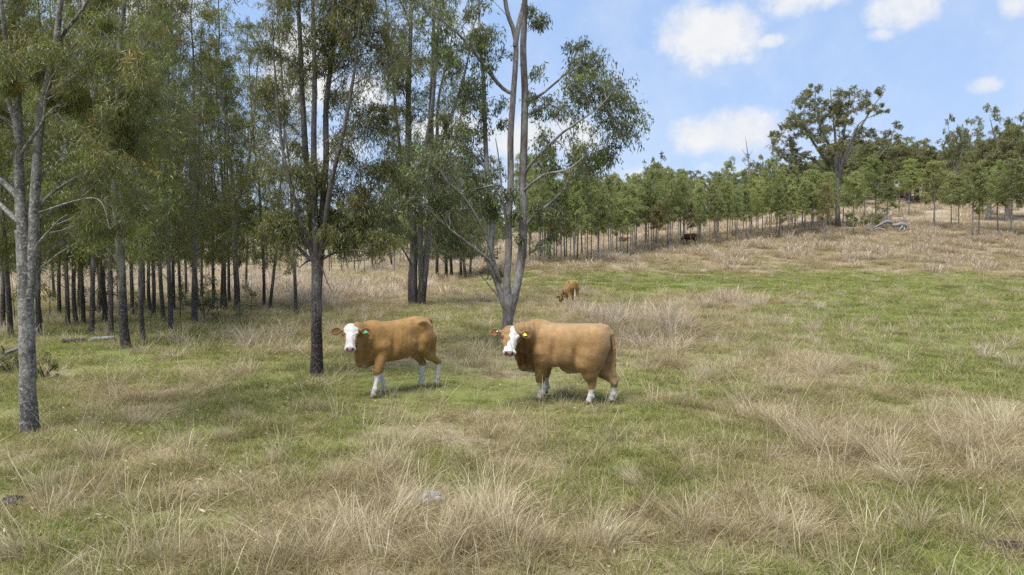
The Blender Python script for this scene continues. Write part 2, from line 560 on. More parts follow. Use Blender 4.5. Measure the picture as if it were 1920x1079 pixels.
def build_beast(P):
    """P: dict of pose and build. Returns the root object. Local axes: x forward, y left, z up; hooves on z=0."""
    bull = P.get('bull', False)
    f = P.get('leg_fat', 1.0)
    g = P.get('arm_fat', f)
    lo = P.get('lo', (-1.15, -0.75, -0.05)); hi = P.get('hi', (1.35, 1.05, 1.65))
    F = Field(lo, hi, P.get('h', 0.0105))
    F.loft(P['trunk'], n=P.get('n', 2.4))
    W = P['halfw']
    for s in (1, -1):
        if bull:
            F.ell((0.40, s * 0.22, 1.03), (0.20, 0.15, 0.31), 0.10)
            F.ell((0.33, s * 0.25, 0.86), (0.14, 0.10, 0.20), 0.07)
            F.ell((-0.54, s * 0.205, 1.07), (0.28, 0.19, 0.34), 0.09)
            F.ell((-0.56, s * 0.21, 0.84), (0.19, 0.155, 0.24), 0.07)
            F.ell((0.02, s * 0.26, 0.98), (0.35, 0.12, 0.27), 0.12)
            F.ell((-0.25, s * 0.405, 0.90), (0.04, 0.06, 0.22), 0.09, sub=True)
            F.ell((0.17, s * 0.40, 0.93), (0.035, 0.045, 0.28), 0.08, sub=True)
            F.ell((-0.26, s * 0.20, 0.68), (0.16, 0.06, 0.07), 0.08)
        else:
            F.ell((0.42, s * 0.165, 1.00), (0.15, 0.085, 0.30), 0.07)
            F.ell((0.50, s * 0.165, 0.92), (0.07, 0.05, 0.12), 0.05)
            F.ell((-0.53, s * 0.155, 1.06), (0.20, 0.115, 0.28), 0.07)
            F.ell((-0.44, s * 0.225, 1.335), (0.07, 0.035, 0.035), 0.08)      # hook bone
            F.ell((-0.71, s * 0.11, 1.22), (0.05, 0.04, 0.05), 0.05)        # pin bone
            F.ell((0.02, s * 0.19, 0.90), (0.38, 0.16, 0.24), 0.10)         # ribs
            F.ell((-0.30, s * 0.315, 1.14), (0.13, 0.05, 0.13), 0.08, sub=True)
            F.ell((-0.36, s * 0.33, 0.90), (0.04, 0.05, 0.16), 0.09, sub=True)
            F.ell((0.22, s * 0.33, 0.90), (0.035, 0.05, 0.22), 0.08, sub=True)
            F.ell((-0.60, s * 0.28, 1.22), (0.08, 0.05, 0.08), 0.09, sub=True)  # hollow flank
    # legs
    kz, hz_, sz_ = P.get('joints', (0.40, 0.46, 0.80))
    for (hx, hy), s, fore in P['legs']:
        H = np.array([hx, hy, 0.0])
        if fore:
            E = np.array([0.37 if not bull else 0.42, s * (W * 0.60), 0.80])
            Fk = np.array([hx - 0.035, hy, 0.135])
            t = (0.80 - kz) / (0.80 - 0.135)
            K = E + (Fk - E) * t + np.array([0.025, 0, 0])
            F.cap(E + (0.02, 0, 0.1), E, 0.125 * g, 0.105 * g, 0.06)
            F.cap(E, K + (0, 0, 0.06), 0.100 * g, 0.062 * g, 0.035)
            F.cap(K + (0, 0, 0.06), K + (0, 0, -0.03), 0.058 * f, 0.052 * f, 0.02)
            F.ell(K + (0.012, 0, 0.01), (0.05 * f, 0.052 * f, 0.06), 0.03)
            F.cap(K + (-0.005, 0, -0.03), Fk + (0, 0, 0.04), 0.040 * f, 0.034 * f, 0.02)
        else:
            S = np.array([-0.42, s * W * 0.62, sz_])
            Hk = np.array([hx - 0.055, hy * 0.95, hz_])
            Fk = np.array([hx - 0.04, hy, 0.14])
            th = 1.0 if bull else 0.80
            F.cap(S + (-0.06, 0, 0.14), S, 0.15 * f * th, 0.115 * g * th, 0.08)
            F.cap(S, S * 0.5 + Hk * 0.5, 0.115 * g * th, 0.085 * g * th, 0.05)
            F.cap((min(-0.58, -0.25 + 0.55 * (hx + 0.05)), s * W * .45, 1.0), S * 0.40 + Hk * 0.60 + (-0.02, 0, 0), 0.12 * g * th, 0.075 * g * th, 0.07)
            F.cap(S * 0.5 + Hk * 0.5, Hk + (0.01, 0, 0.02), 0.085 * g * th, 0.052 * g, 0.035)
            F.cap(Hk + (-0.035, 0, 0.05), Hk + (-0.02, 0, -0.03), 0.028 * f, 0.034 * f, 0.03)
            F.cap(Hk, Fk + (0, 0, 0.04), 0.054 * f, 0.038 * f, 0.03)
        F.ell(Fk + (0, 0, 0.01), (0.047 * f, 0.045 * f, 0.05), 0.025)
        F.cap(Fk, H + (0.0, 0, 0.06), 0.040 * f, 0.042 * f, 0.015)
        for q in (-1, 1):
            F.cap(H + (-0.015, q * 0.024, 0.035), H + (0.05, q * 0.022, 0.016), 0.034 * f, 0.020 * f, 0.008)
            F.ell(Fk + (-0.045 * f, q * 0.02, -0.01), (0.014, 0.012, 0.018), 0.01)
    # neck and dewlap
    F.sweep(P['neck'], P['neck_h'], P['neck_v'], 0.08)
    for c, r, k, yaw in P.get('dewlap', []):
        cz, sz = math.cos(R(yaw)), math.sin(R(yaw))
        F.ell(c, r, k, M=[(cz, sz, 0), (-sz, cz, 0), (0, 0, 1)])
    for c, r, k in P.get('extra', []):
        F.ell(c, r, k)
    # head frame: a = poll to muzzle, q = the head's left, n = forehead normal
    hp = np.array(P['poll']); a = unit(P['hdir'])
    n = unit(P['hnorm'] - a * (np.array(P['hnorm']) @ a))
    q = np.cross(n, a)
    hs = P.get('hscale', 1.0)
    hw = P.get('hwide', 1.0)
    M = [a, q, n]
    def HP(p, l, r):
        return hp + (a * p + q * l * hw + n * r) * hs
    def he(p, l, r, R3, k=0.03, sub=False, MM=None):
        F.ell(HP(p, l, r), np.array(R3) * hs * np.array([1, hw if MM is None else 1, 1]), k, M=MM or M, sub=sub)
    he(0.07, 0, -0.035, (0.13, 0.118, 0.115), 0.03)
    he(0.00, 0, -0.01, (0.07, 0.08, 0.075), 0.04)
    he(0.20, 0, -0.035, (0.17, 0.098, 0.085), 0.03)
    F.cap(HP(0.22, 0, -0.03), HP(0.43, 0, -0.03), 0.082 * hs * hw, 0.060 * hs * hw, 0.03)
    he(0.455, 0, -0.035, (0.062, 0.086, 0.066), 0.03)
    he(0.485, 0.0, 0.0, (0.03, 0.058, 0.036), 0.02)
    F.cap(HP(0.14, 0, -0.12), HP(0.45, 0, -0.085), 0.062 * hs, 0.040 * hs, 0.035)
    for s in (1, -1):
        he(0.15, s * 0.065, -0.10, (0.12, 0.05, 0.085), 0.035)
        he(0.165, s * 0.098, 0.015, (0.045, 0.026, 0.030), 0.025)
        he(0.185, s * 0.126, 0.012, (0.024, 0.018, 0.019), 0.008, sub=True)
        he(0.497, s * 0.040, 0.022, (0.018, 0.013, 0.014), 0.006, sub=True)
        # ear: a cupped leaf
        el, ed = P.get('ear_len', 0.115), P.get('ear_drop', 0.12)
        u = unit(q * s + a * ed - n * 0.15)
        w = unit(np.cross(n, u)); nn = np.cross(u, w)
        ME = [u, w, nn]
        c0 = HP(0.045, s * 0.10, -0.025)
        F.cap(c0, c0 + u * 0.06 * hs, 0.034 * hs, 0.034 * hs, 0.02)
        c1 = c0 + u * (0.05 + el) * hs
        F.ell(c1, np.array([el, 0.084, 0.034]) * hs, 0.012, M=ME)
        F.ell(c1 + nn * 0.026 * hs - u * 0.005, np.array([el * 0.80, 0.060, 0.024]) * hs, 0.008, M=ME, sub=True)
    # tail
    F.chain(P['tail'], P['tail_r'], 0.02)
    # neck wrinkles of the bull
    V, Q = F.mesh()
    lp = (V - hp) @ np.array(M).T / hs
    lp[:, 1] /= hw
    nm = fbm(V[:, 0] * 14, V[:, 1] * 14, V[:, 2] * 14, seed=3, oct=3) - 0.5
    col = np.tile(np.array(P['coat']), (len(V), 1))
    def paint(mask, c):
        mask = np.clip(mask, 0, 1)[:, None]
        col[:] = col * (1 - mask) + np.array(c) * mask
    isleg = (V[:, 2] < 0.75)
    # darker neck and chest, paler back: pigment with some shading painted into the coat
    if P.get('dark'):
        dk = smst(V[:, 0], 0.40, 0.62) * (1 - smst(lp[:, 0] + 0 * nm, 0.0, 0.05) * (np.abs(lp[:, 1]) < 0.3) * (np.abs(lp[:, 2]) < 0.16))
        paint(dk * 0.95 * smst(1.42 - V[:, 2] + nm * .2, -0.05, 0.25), P['dark'])
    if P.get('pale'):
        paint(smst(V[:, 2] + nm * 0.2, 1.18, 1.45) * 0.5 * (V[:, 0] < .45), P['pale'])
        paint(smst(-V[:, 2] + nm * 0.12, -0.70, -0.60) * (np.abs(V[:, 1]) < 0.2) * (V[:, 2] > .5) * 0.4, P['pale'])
    # dung and dust on the lower hind legs stays as stains
    lx, ly, ln = lp[:, 0], lp[:, 1], lp[:, 2]
    inhead = (lx > -0.10) & (lx < 0.56) & (np.abs(ly) < 0.17) & (np.abs(ln) < 0.22)
    if P.get('face') == 'white':
        w = 0.105 - 0.045 * smst(lx, 0.10, 0.2) + 0.01 * smst(lx, .3, .34)
        w = np.where(lx > 0.36, 0.3, w)
        front = smst(ln + nm * 0.03, -0.055, -0.03)
        mk = smst(w - np.abs(ly) + nm * 0.03, -0.006, 0.006) * np.where(lx > 0.36, 1, front)
        mk *= 1 - smst(0.055 - np.hypot((lx + 0.02) * 1.2, ly - 0.085), -0.005, 0.01)
        paint(mk * inhead * smst(lx, -0.07, -0.05), P['white'])
    elif P.get('face') == 'blaze':
        cx = 0.015 + 0.028 * smst(lx, 0.04, 0.12) - 0.02 * smst(lx, .2, .34)
        w = np.interp(lx, [-0.06, -0.02, 0.03, 0.07, 0.12, 0.18, 0.25, 0.30, 0.36, 0.40, 0.5], [0, .012, .032, .022, .055, .060, .04, .055, .058, .2, .2])
        front = smst(ln, -0.05, -0.03)
        mk = smst(w - np.abs(ly - cx) + nm * 0.035, -0.005, 0.005) * np.where(lx > 0.39, 1, front)
        paint(mk * inhead, P['white'])
    if P.get('face'):
        ed = smst(0.036 - np.hypot((lx - 0.178), (np.abs(ly) - 0.12) * 0.8), -0.004, 0.010) * (ln > -.05)
        paint(ed * inhead * 0.85, (0.10, 0.05, 0.03))
        nose = smst(0.052 - np.hypot((lx - 0.505) * 1.0, ln * 0.9 - 0.012) , -0.004, 0.006) * smst(0.066 - np.abs(ly), -0.003, 0.004)
        paint(nose * inhead, P['nose'])
        nos = smst(0.021 - np.sqrt((lx - 0.505) ** 2 * .5 + (np.abs(ly) - 0.041) ** 2 + (ln - 0.020) ** 2), -0.003, 0.004)
        paint(nos * inhead, (0.035, 0.02, 0.018))
        mouth = smst(0.008 - np.abs(ln + 0.060 + 0.02 * (ly / .08) ** 2), -0.004, 0.003) * (lx > 0.42) * (np.abs(ly) < .085)
        paint(mouth * 0.8, (0.10, 0.06, 0.05))
    # inner ear
    for s in (1, -1):
        el, ed = P.get('ear_len', 0.115), P.get('ear_drop', 0.12)
        u = unit(q * s + a * ed - n * 0.15); w = unit(np.cross(n, u)); nn = np.cross(u, w)
        c1 = HP(0.045, s * 0.10, -0.025) + u * (0.05 + el) * hs
        D3 = V - c1
        e2 = ((D3 @ u) / (el * 0.90 * hs)) ** 2 + ((D3 @ w) / (0.066 * hs)) ** 2
        N3 = D3 @ nn
        if P.get('face'):
            paint(smst(1.0 - e2 + nm * .5, -0.1, 0.25) * smst(N3, -0.012, 0.0) * (np.abs(N3) < .06) * 0.9, (0.085, 0.034, 0.015))
    # socks
    z = V[:, 2]
    for (hx, hy), s, fore in P['legs']:
        near = np.hypot(V[:, 0] - hx, V[:, 1] - hy) < 0.24
        zs = P['sock_f'] if fore else P['sock_h']
        if zs:
            paint(smst(zs - z + nm * 0.10, -0.01, 0.01) * near, P['white'])
            paint(smst(0.20 - z + nm * 0.25, 0.0, 0.15) * near * 0.45, (0.30, 0.24, 0.17))
        paint(smst(0.058 - z + nm * 0.02, -0.006, 0.006) * near, P.get('hoof', (0.30, 0.20, 0.14)))
    for c, r, cc, st in P.get('spots', []):
        dd = np.sqrt((((V - np.array(c)) / np.array(r)) ** 2).sum(1))
        paint(smst(1.0 - dd + nm * 0.5, -0.08, 0.12) * st, cc)
    # folds (real relief)
    me = quads('body', V, Q, smooth=True)
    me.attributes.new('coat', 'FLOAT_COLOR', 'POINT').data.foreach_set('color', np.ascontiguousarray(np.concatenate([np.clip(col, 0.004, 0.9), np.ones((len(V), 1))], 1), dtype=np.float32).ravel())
    if P.get('fold'):
        NR = np.zeros(len(V) * 3, dtype=np.float32)
        me.vertices.foreach_get('normal', NR)
        NR = NR.reshape(-1, 3)
        V2 = V + NR * P['fold'](V)[:, None]
        me.vertices.foreach_set('co', V2.astype(np.float32).ravel())
        me.update()
    root = empty(P['name'], P['loc'], P['rz'])
    obj('body', me, HIDE, root)
    if P.get('eyes', True):
        for s in (1, -1):
            v, qd = uv_ball(HP(0.182, s * 0.112, 0.010), 0.0205 * hs)
            obj('eye', quads('eye', v, qd, smooth=True), EYE, root)
    for tg in P.get('tags', []):
        s, m, sz, off = tg
        el, ed = P.get('ear_len', 0.115), P.get('ear_drop', 0.12)
        u = unit(q * s + a * ed - n * 0.15)
        w = unit(np.cross(n, u)); nn = np.cross(u, w)
        c = HP(0.045, s * 0.10, -0.025) + u * off[0] + nn * 0.022
        dn = unit(a * 1.0 + q * s * off[1])
        sd_ = unit(np.cross(n, dn))
        th = 0.003
        pr = [(-.35, 0), (-.35, .25), (-.9, .42), (-1, .9), (-.85, 1), (.85, 1), (1, .9), (.9, .42), (.35, .25), (.35, 0)]
        v = []
        for zz in (th, -th):
            for x_, y_ in pr:
                v.append(c + sd_ * x_ * sz * 0.5 + dn * (y_ * sz * 1.25 - 0.01) + n * (zz + 0.006 + .02 * y_))
        k = len(pr)
        loops = list(range(k)) + list(range(2 * k - 1, k - 1, -1))
        starts = [0, k]
        for i in range(k):
            starts.append(len(loops)); loops += [i, i + k, (i + 1) % k + k, (i + 1) % k]
        obj('ear_tag', mesh_np('ear_tag', v, loops, starts), m, root)
    return root


# world -> a beast's own axes
def local(p, loc, rz):
    d = np.array(p, float) - np.array(loc, float)
    c, s = math.cos(rz), math.sin(rz)
    return np.array([c * d[0] + s * d[1], -s * d[0] + c * d[1], d[2]])


def local_dir(d, rz):
    return local(np.array(d, float), (0, 0, 0), rz)


def make_cow():
    rz = R(180 + 36)
    loc = np.array([-2.27, 13.56, 0.0]); loc[2] = float(terrain(loc[0], loc[1])) + 0.03
    poll = local(pix(659, 614, 12.78), loc, rz)
    muz = local(pix(656, 657, 12.47), loc, rz)
    todir = local_dir((0.16, -0.85, 0.5), rz)
    L = lambda u, v: tuple(local(ground_at(u, v), loc, rz)[:2])
    legs = [(L(700, 748), 1, True), (L(717, 741), -1, True), (L(817, 727), 1, False), (L(788, 729), -1, False)]
    print('cow poll', poll, 'muz', muz, np.linalg.norm(poll - muz), 'legs', legs)
    hd = unit(muz - poll)
    nb = np.array([0.62, 0.0, 1.08])
    base = poll + hd * 0.05 - unit(todir) * 0.10
    md = nb * 0.45 + base * 0.55 + np.array([0.02, 0, 0.0])
    P = dict(name='cow', loc=loc, rz=rz, halfw=0.28, leg_fat=1.14, arm_fat=1.26, lo=(-1.15, -0.75, -0.05), hi=(1.55, 1.35, 1.65),
             trunk=[(-0.74, 1.30, 1.05, 0.07), (-0.68, 1.385, 0.95, 0.17), (-0.56, 1.42, 0.86, 0.22), (-0.40, 1.435, 0.78, 0.255), (-0.2, 1.40, 0.66, 0.285),
                    (0.05, 1.375, 0.59, 0.315), (0.28, 1.37, 0.575, 0.285), (0.45, 1.375, 0.56, 0.25), (0.60, 1.33, 0.60, 0.195), (0.74, 1.22, 0.68, 0.12)],
             legs=legs, poll=poll, hdir=hd, hnorm=todir, hscale=0.98, hwide=1.28,
             neck=[nb + (-0.12, 0, 0.02), nb, md, base], neck_h=[0.19, 0.175, 0.14, 0.11], neck_v=[0.30, 0.29, 0.22, 0.15],
             dewlap=[((0.68, 0.0, 0.66), (0.19, 0.075, 0.17), 0.08, 5), ((0.82, 0.06, 0.72), (0.12, 0.05, 0.19), 0.07, 25), ((0.86, 0.14, 0.86), (0.12, 0.045, 0.19), 0.06, 35), ((0.90, 0.24, 0.98), (0.10, 0.04, 0.13), 0.06, 40)],
             extra=[((-0.40, 0, 0.72), (0.13, 0.09, 0.11), 0.05), ((-0.36, 0.05, 0.61), (0.018, 0.018, 0.05), 0.02), ((-0.36, -0.05, 0.61), (0.018, 0.018, 0.05), 0.02),
                    ((-0.45, 0.05, 0.61), (0.018, 0.018, 0.05), 0.02), ((-0.45, -0.05, 0.61), (0.018, 0.018, 0.05), 0.02)],
             tail=[(-0.68, 0, 1.37), (-0.76, 0, 1.34), (-0.795, 0, 1.2), (-0.80, 0, 0.9), (-0.79, 0, 0.62), (-0.78, 0.0, 0.5)],
             tail_r=[0.04, 0.032, 0.022, 0.018, 0.03, 0.014],
             coat=(0.275, 0.152, 0.046), pale=(0.35, 0.215, 0.088), white=(0.60, 0.57, 0.53), nose=(0.36, 0.235, 0.205), face='white',
             sock_f=0.40, sock_h=0.43, hoof=(0.25, 0.17, 0.12),
             spots=[((-0.40, 0, 0.64), (0.17, 0.11, 0.11), (0.34, 0.22, 0.17), 0.9), ((0.76, 0, 0.54), (0.10, 0.09, 0.07), (0.42, 0.34, 0.30), 1.0),
                    ((0.15, 0, 0.54), (0.30, 0.14, 0.045), (0.40, 0.34, 0.29), .9)],
             tags=[(1, TAG_GREEN, 0.066, (0.13, 0.1))], ear_len=0.105, ear_drop=0.10)
    def fold(V):
        d = np.zeros(len(V))
        # ribs, shoulder crease
        m = smst(V[:, 0], -0.35, -0.15) * (1 - smst(V[:, 0], 0.15, 0.3)) * smst(V[:, 2], 0.75, 0.9) * (1 - smst(V[:, 2], 1.2, 1.3))
        d += 0.0012 * np.sin((V[:, 0] + 0.25 * V[:, 2]) * 62) * m
        m = smst(V[:, 0], 0.50, 0.6) * (V[:, 2] < 1.2) * (V[:, 2] > 0.7)
        d += 0.007 * np.sin((V[:, 0] * 1.0 + V[:, 1] * .6 + 0.3 * V[:, 2]) * 48) * m
        return d
    P['fold'] = fold
    r = build_beast(P)
    tag(r, 'golden tan cow with white face and green ear tag looking at the camera', 'cow', 'cattle in the paddock')
    return r


def make_bull():
    rz = R(180 - 16)
    loc = np.array([1.02, 12.86, 0.0]); loc[2] = float(terrain(loc[0], loc[1])) + 0.03
    poll = local(pix(958, 618, 12.35), loc, rz)
    muz = local(pix(955, 664, 12.05), loc, rz)
    todir = local_dir((0.05, -0.86, 0.5), rz)
    L = lambda u, v: tuple(local(ground_at(u, v), loc, rz)[:2])
    legs = [(L(1012, 753), 1, True), (L(1022, 743), -1, True), (L(1104, 761), 1, False), (L(1146, 757), -1, False)]
    print('bull poll', poll, 'muz', muz, np.linalg.norm(poll - muz), 'legs', legs)
    hd = unit(muz - poll)
    nb = np.array([0.62, 0.0, 1.08])
    base = poll + hd * 0.06 - unit(todir) * 0.11
    md = nb * 0.5 + base * 0.5
    P = dict(name='bull', loc=loc, rz=rz, halfw=0.38, leg_fat=1.32, arm_fat=1.56, joints=(0.37, 0.39, 0.74), bull=True, lo=(-1.2, -0.7, -0.05), hi=(1.5, 1.3, 1.7),
             trunk=[(-0.82, 1.28, 1.00, 0.10), (-0.75, 1.40, 0.90, 0.22), (-0.60, 1.455, 0.84, 0.31), (-0.40, 1.455, 0.74, 0.35), (-0.15, 1.445, 0.635, 0.365),
                    (0.12, 1.44, 0.635, 0.365), (0.35, 1.45, 0.61, 0.335), (0.52, 1.47, 0.60, 0.28), (0.68, 1.45, 0.66, 0.22), (0.80, 1.34, 0.80, 0.12)],
             n=2.7, legs=legs, poll=poll, hdir=hd, hnorm=todir, hscale=1.0, hwide=1.42,
             neck=[nb + (-0.12, 0, 0.05), nb + (0, 0, 0.04), md + (0, 0, 0.03), base], neck_h=[0.27, 0.24, 0.20, 0.15], neck_v=[0.36, 0.35, 0.26, 0.16],
             dewlap=[((0.66, 0.02, 0.66), (0.20, 0.09, 0.17), 0.08, 10), ((0.80, 0.12, 0.72), (0.14, 0.065, 0.20), 0.07, 25), ((0.84, 0.20, 0.88), (0.13, 0.055, 0.20), 0.07, 35), ((0.88, 0.28, 1.00), (0.10, 0.05, 0.14), 0.06, 40)],
             extra=[((-0.12, 0, 0.60), (0.24, 0.07, 0.09), 0.07), ((-0.04, 0, 0.55), (0.05, 0.04, 0.05), 0.04), ((-0.60, 0, 0.72), (0.10, 0.10, 0.13), 0.05)],
             tail=[(-0.62, 0, 1.41), (-0.75, -0.01, 1.38), (-0.845, -0.02, 1.27), (-0.885, -0.03, 1.0), (-0.895, -0.03, 0.72), (-0.895, -0.02, 0.52), (-0.895, -0.02, 0.36), (-0.885, -0.02, 0.28)],
             tail_r=[0.06, 0.052, 0.042, 0.032, 0.026, 0.036, 0.045, 0.015],
             coat=(0.275, 0.162, 0.064), dark=(0.135, 0.060, 0.017), pale=(0.37, 0.245, 0.122), white=(0.60, 0.575, 0.54), nose=(0.30, 0.20, 0.185), face='blaze',
             sock_f=0.33, sock_h=0.27, hoof=(0.18, 0.14, 0.10),
             spots=[((0.72, 0.0, 0.52), (0.13, 0.12, 0.06), (0.40, 0.30, 0.27), 1.0), ((-0.89, -0.03, 0.38), (0.10, 0.1, 0.10), (0.34, 0.23, 0.12), .8),
                    ((-0.1, 0, 0.55), (0.3, 0.1, 0.06), (0.35, 0.26, 0.17), .6), ((-0.82, 0.10, 1.12), (0.06, 0.07, 0.25), (0.32, 0.22, 0.16), .8)],
             tags=[(1, TAG_YELLOW, 0.058, (0.105, 0.25)), (-1, TAG_WHITE, 0.024, (0.10, 0.1))], ear_len=0.095, ear_drop=0.08)
    def fold(V):
        m = smst(V[:, 0], 0.50, 0.62) * smst(np.linalg.norm(V - poll, axis=1), 0.19, 0.27) * (V[:, 2] > 0.6)
        ph = (V[:, 0] * 1.0 - 0.22 * (V[:, 2] - 1.1) + 0.30 * V[:, 1]) * 58 + 2.0 * fbm(V[:, 0] * 5, V[:, 1] * 5, V[:, 2] * 5, seed=8, oct=2)
        d = 0.020 * (np.abs(np.sin(ph / 2)) ** 0.7 - 0.7) * m
        m2 = smst(V[:, 0], 0.25, 0.3) * (1 - smst(V[:, 0], 0.30, 0.36)) * 0
        return d + m2
    P['fold'] = fold
    r = build_beast(P)
    tag(r, 'heavy golden tan bull with white blaze and yellow ear tag, standing side-on', 'bull', 'cattle in the paddock')
    return r


def grazing(name, loc, rz, coat, white, face, sock, hd_yaw=0.0, h=0.016, scale=1.0, head_up=False, legs=None, tail_white=False):
    if head_up:
        poll = np.array([1.12, 0.12, 1.36]); hd = unit((0.75, 0.1, -0.55)); nrm = unit((0.5, 0, 0.8))
        nb = np.array([0.62, 0, 1.08])
        neck = [nb + (-0.12, 0, 0), nb, nb * .5 + poll * .5 + (0, 0, -.05), poll + (-.02, 0, -.06)]
    else:
        c, s = math.cos(R(hd_yaw)), math.sin(R(hd_yaw))
        poll = np.array([0.55 + 0.62 * c, 0.62 * s, 0.56]); hd = unit((0.38 * c, 0.38 * s, -0.93)); nrm = unit((0.9 * c, 0.9 * s, 0.4))
        nb = np.array([0.60, 0, 1.02])
        neck = [nb + (-0.12, 0, 0), nb, nb * .5 + poll * .5 + (0, 0, .06), poll + (-.06 * c, -.06 * s, 0.02)]
    P = dict(name=name, loc=loc, rz=rz, halfw=0.29, leg_fat=1.02, h=h, lo=(-1.15, -0.8, -0.05), hi=(1.75, 0.8, 1.6),
             trunk=[(-0.80, 1.28, 1.02, 0.08), (-0.74, 1.37, 0.90, 0.19), (-0.60, 1.41, 0.78, 0.25), (-0.42, 1.42, 0.70, 0.275), (-0.2, 1.39, 0.62, 0.30),
                    (0.05, 1.375, 0.58, 0.33), (0.28, 1.36, 0.58, 0.29), (0.45, 1.35, 0.60, 0.23), (0.60, 1.28, 0.66, 0.17), (0.72, 1.15, 0.78, 0.09)],
             legs=legs or [((0.42, 0.14), 1, True), ((0.28, -0.15), -1, True), ((-0.58, 0.17), 1, False), ((-0.72, -0.17), -1, False)],
             poll=poll, hdir=hd, hnorm=nrm, neck=neck, neck_h=[0.17, 0.15, 0.12, 0.10], neck_v=[0.26, 0.24, 0.17, 0.13],
             tail=[(-0.74, 0, 1.36), (-0.84, 0, 1.33), (-0.875, 0, 1.2), (-0.88, 0, 0.9), (-0.87, 0, 0.62), (-0.87, 0.0, 0.42)],
             tail_r=[0.045, 0.036, 0.026, 0.028, 0.045, 0.02],
             coat=coat, white=white, nose=(0.4, 0.3, 0.25), face=face, sock_f=sock, sock_h=sock, hoof=(0.16, 0.11, 0.08), eyes=False)
    if tail_white:
        P['spots'] = [((-0.90, 0, 0.66), (0.10, 0.07, 0.30), (0.50, 0.47, 0.42), 1.0)]
    r = build_beast(P)
    r.scale = (scale,) * 3
    return r


def make_cattle():
    make_cow()
    make_bull()
    tan = (0.26, 0.155, 0.052)
    W = (0.50, 0.47, 0.43)
    g = ground_at(1071, 577)
    r = grazing('cow', (g[0], g[1], g[2]), R(97), tan, W, 'white', 0.40, hd_yaw=28, h=0.014, tail_white=True)
    tag(r, 'tan cow seen from behind, grazing alone behind the bull with a white tail switch', 'cow', 'cattle in the paddock')
    g = ground_at(1293, 459.5)
    r = grazing('cow', (g[0], g[1], g[2]), R(186), (0.055, 0.019, 0.009), W, None, 0, h=0.024, head_up=False, hd_yaw=0, scale=1.02)
    tag(r, 'dark brown cow half hidden among the thin trunks of the tree belt', 'cow', 'cattle in the paddock')
    g = ground_at(477, 500)
    r = grazing('cow', (g[0], g[1], g[2]), R(-4), (0.46, 0.38, 0.27), W, None, 0, h=0.03)
    tag(r, 'cream cow grazing far off, seen between the trunks of the left grove', 'cow', 'cattle in the paddock')
    g = ground_at(534, 496)
    r = grazing('cow', (g[0], g[1], g[2]), R(-30), (0.22, 0.11, 0.03), W, None, 0, h=0.03)
    tag(r, 'rusty brown cow grazing far off beside the cream one', 'cow', 'cattle in the paddock')
    g = ground_at(1168, 459)
    r = grazing('cow', (g[0], g[1], g[2]), R(10), (0.13, 0.062, 0.030), W, 'white', 0.4, h=0.03, head_up=True, scale=0.8)
    tag(r, 'small red cow with white face behind the trunks, left of the dark brown cow', 'cow', 'cattle in the paddock')
# ------------------------------------------------------------------ tree building
def leaf_mat(name, c1, c2, c3, tint=0.18):
    """c1..c2 the range of one crown's greens, c3 the colour of new or dying leaves"""
    m, T = new_mat(name)
    out = T.n('ShaderNodeOutputMaterial')
    at = T.n('ShaderNodeAttribute', attribute_name='var')
    oi = T.n('ShaderNodeObjectInfo')
    c = T.ramp(at.outputs['Fac'], [(0.0, c1), (0.80, c2), (0.93, c3), (1.0, c3)])
    br = T.math('ADD', T.math('MULTIPLY', oi.outputs['Random'], 2 * tint), 1 - tint)
    hsv = T.n('ShaderNodeHueSaturation')
    T.l(c, hsv.inputs['Color'])
    T.l(br, hsv.inputs['Value'])
    T.l(T.math('ADD', T.math('MULTIPLY', T.math('FRACT', T.math('MULTIPLY', oi.outputs['Random'], 7.31)), 0.03), 0.480), hsv.inputs['Hue'])
    d = T.n('ShaderNodeBsdfDiffuse')
    T.l(hsv.outputs[0], d.inputs['Color'])
    t = T.n('ShaderNodeBsdfTranslucent')
    tc = T.mix(1.0, hsv.outputs[0], (1.25, 1.25, 0.55), 'MULTIPLY')
    T.l(tc, t.inputs['Color'])
    g = T.n('ShaderNodeBsdfGlossy')
    g.inputs['Roughness'].default_value = 0.45
    g.inputs['Color'].default_value = (0.75, 0.8, 0.85, 1)
    a = T.n('ShaderNodeMixShader'); a.inputs[0].default_value = 0.48
    T.l(d.outputs[0], a.inputs[1]); T.l(t.outputs[0], a.inputs[2])
    b = T.n('ShaderNodeMixShader'); b.inputs[0].default_value = 0.045
    T.l(a.outputs[0], b.inputs[1]); T.l(g.outputs[0], b.inputs[2])
    T.l(b.outputs[0], out.inputs[0])
    return m


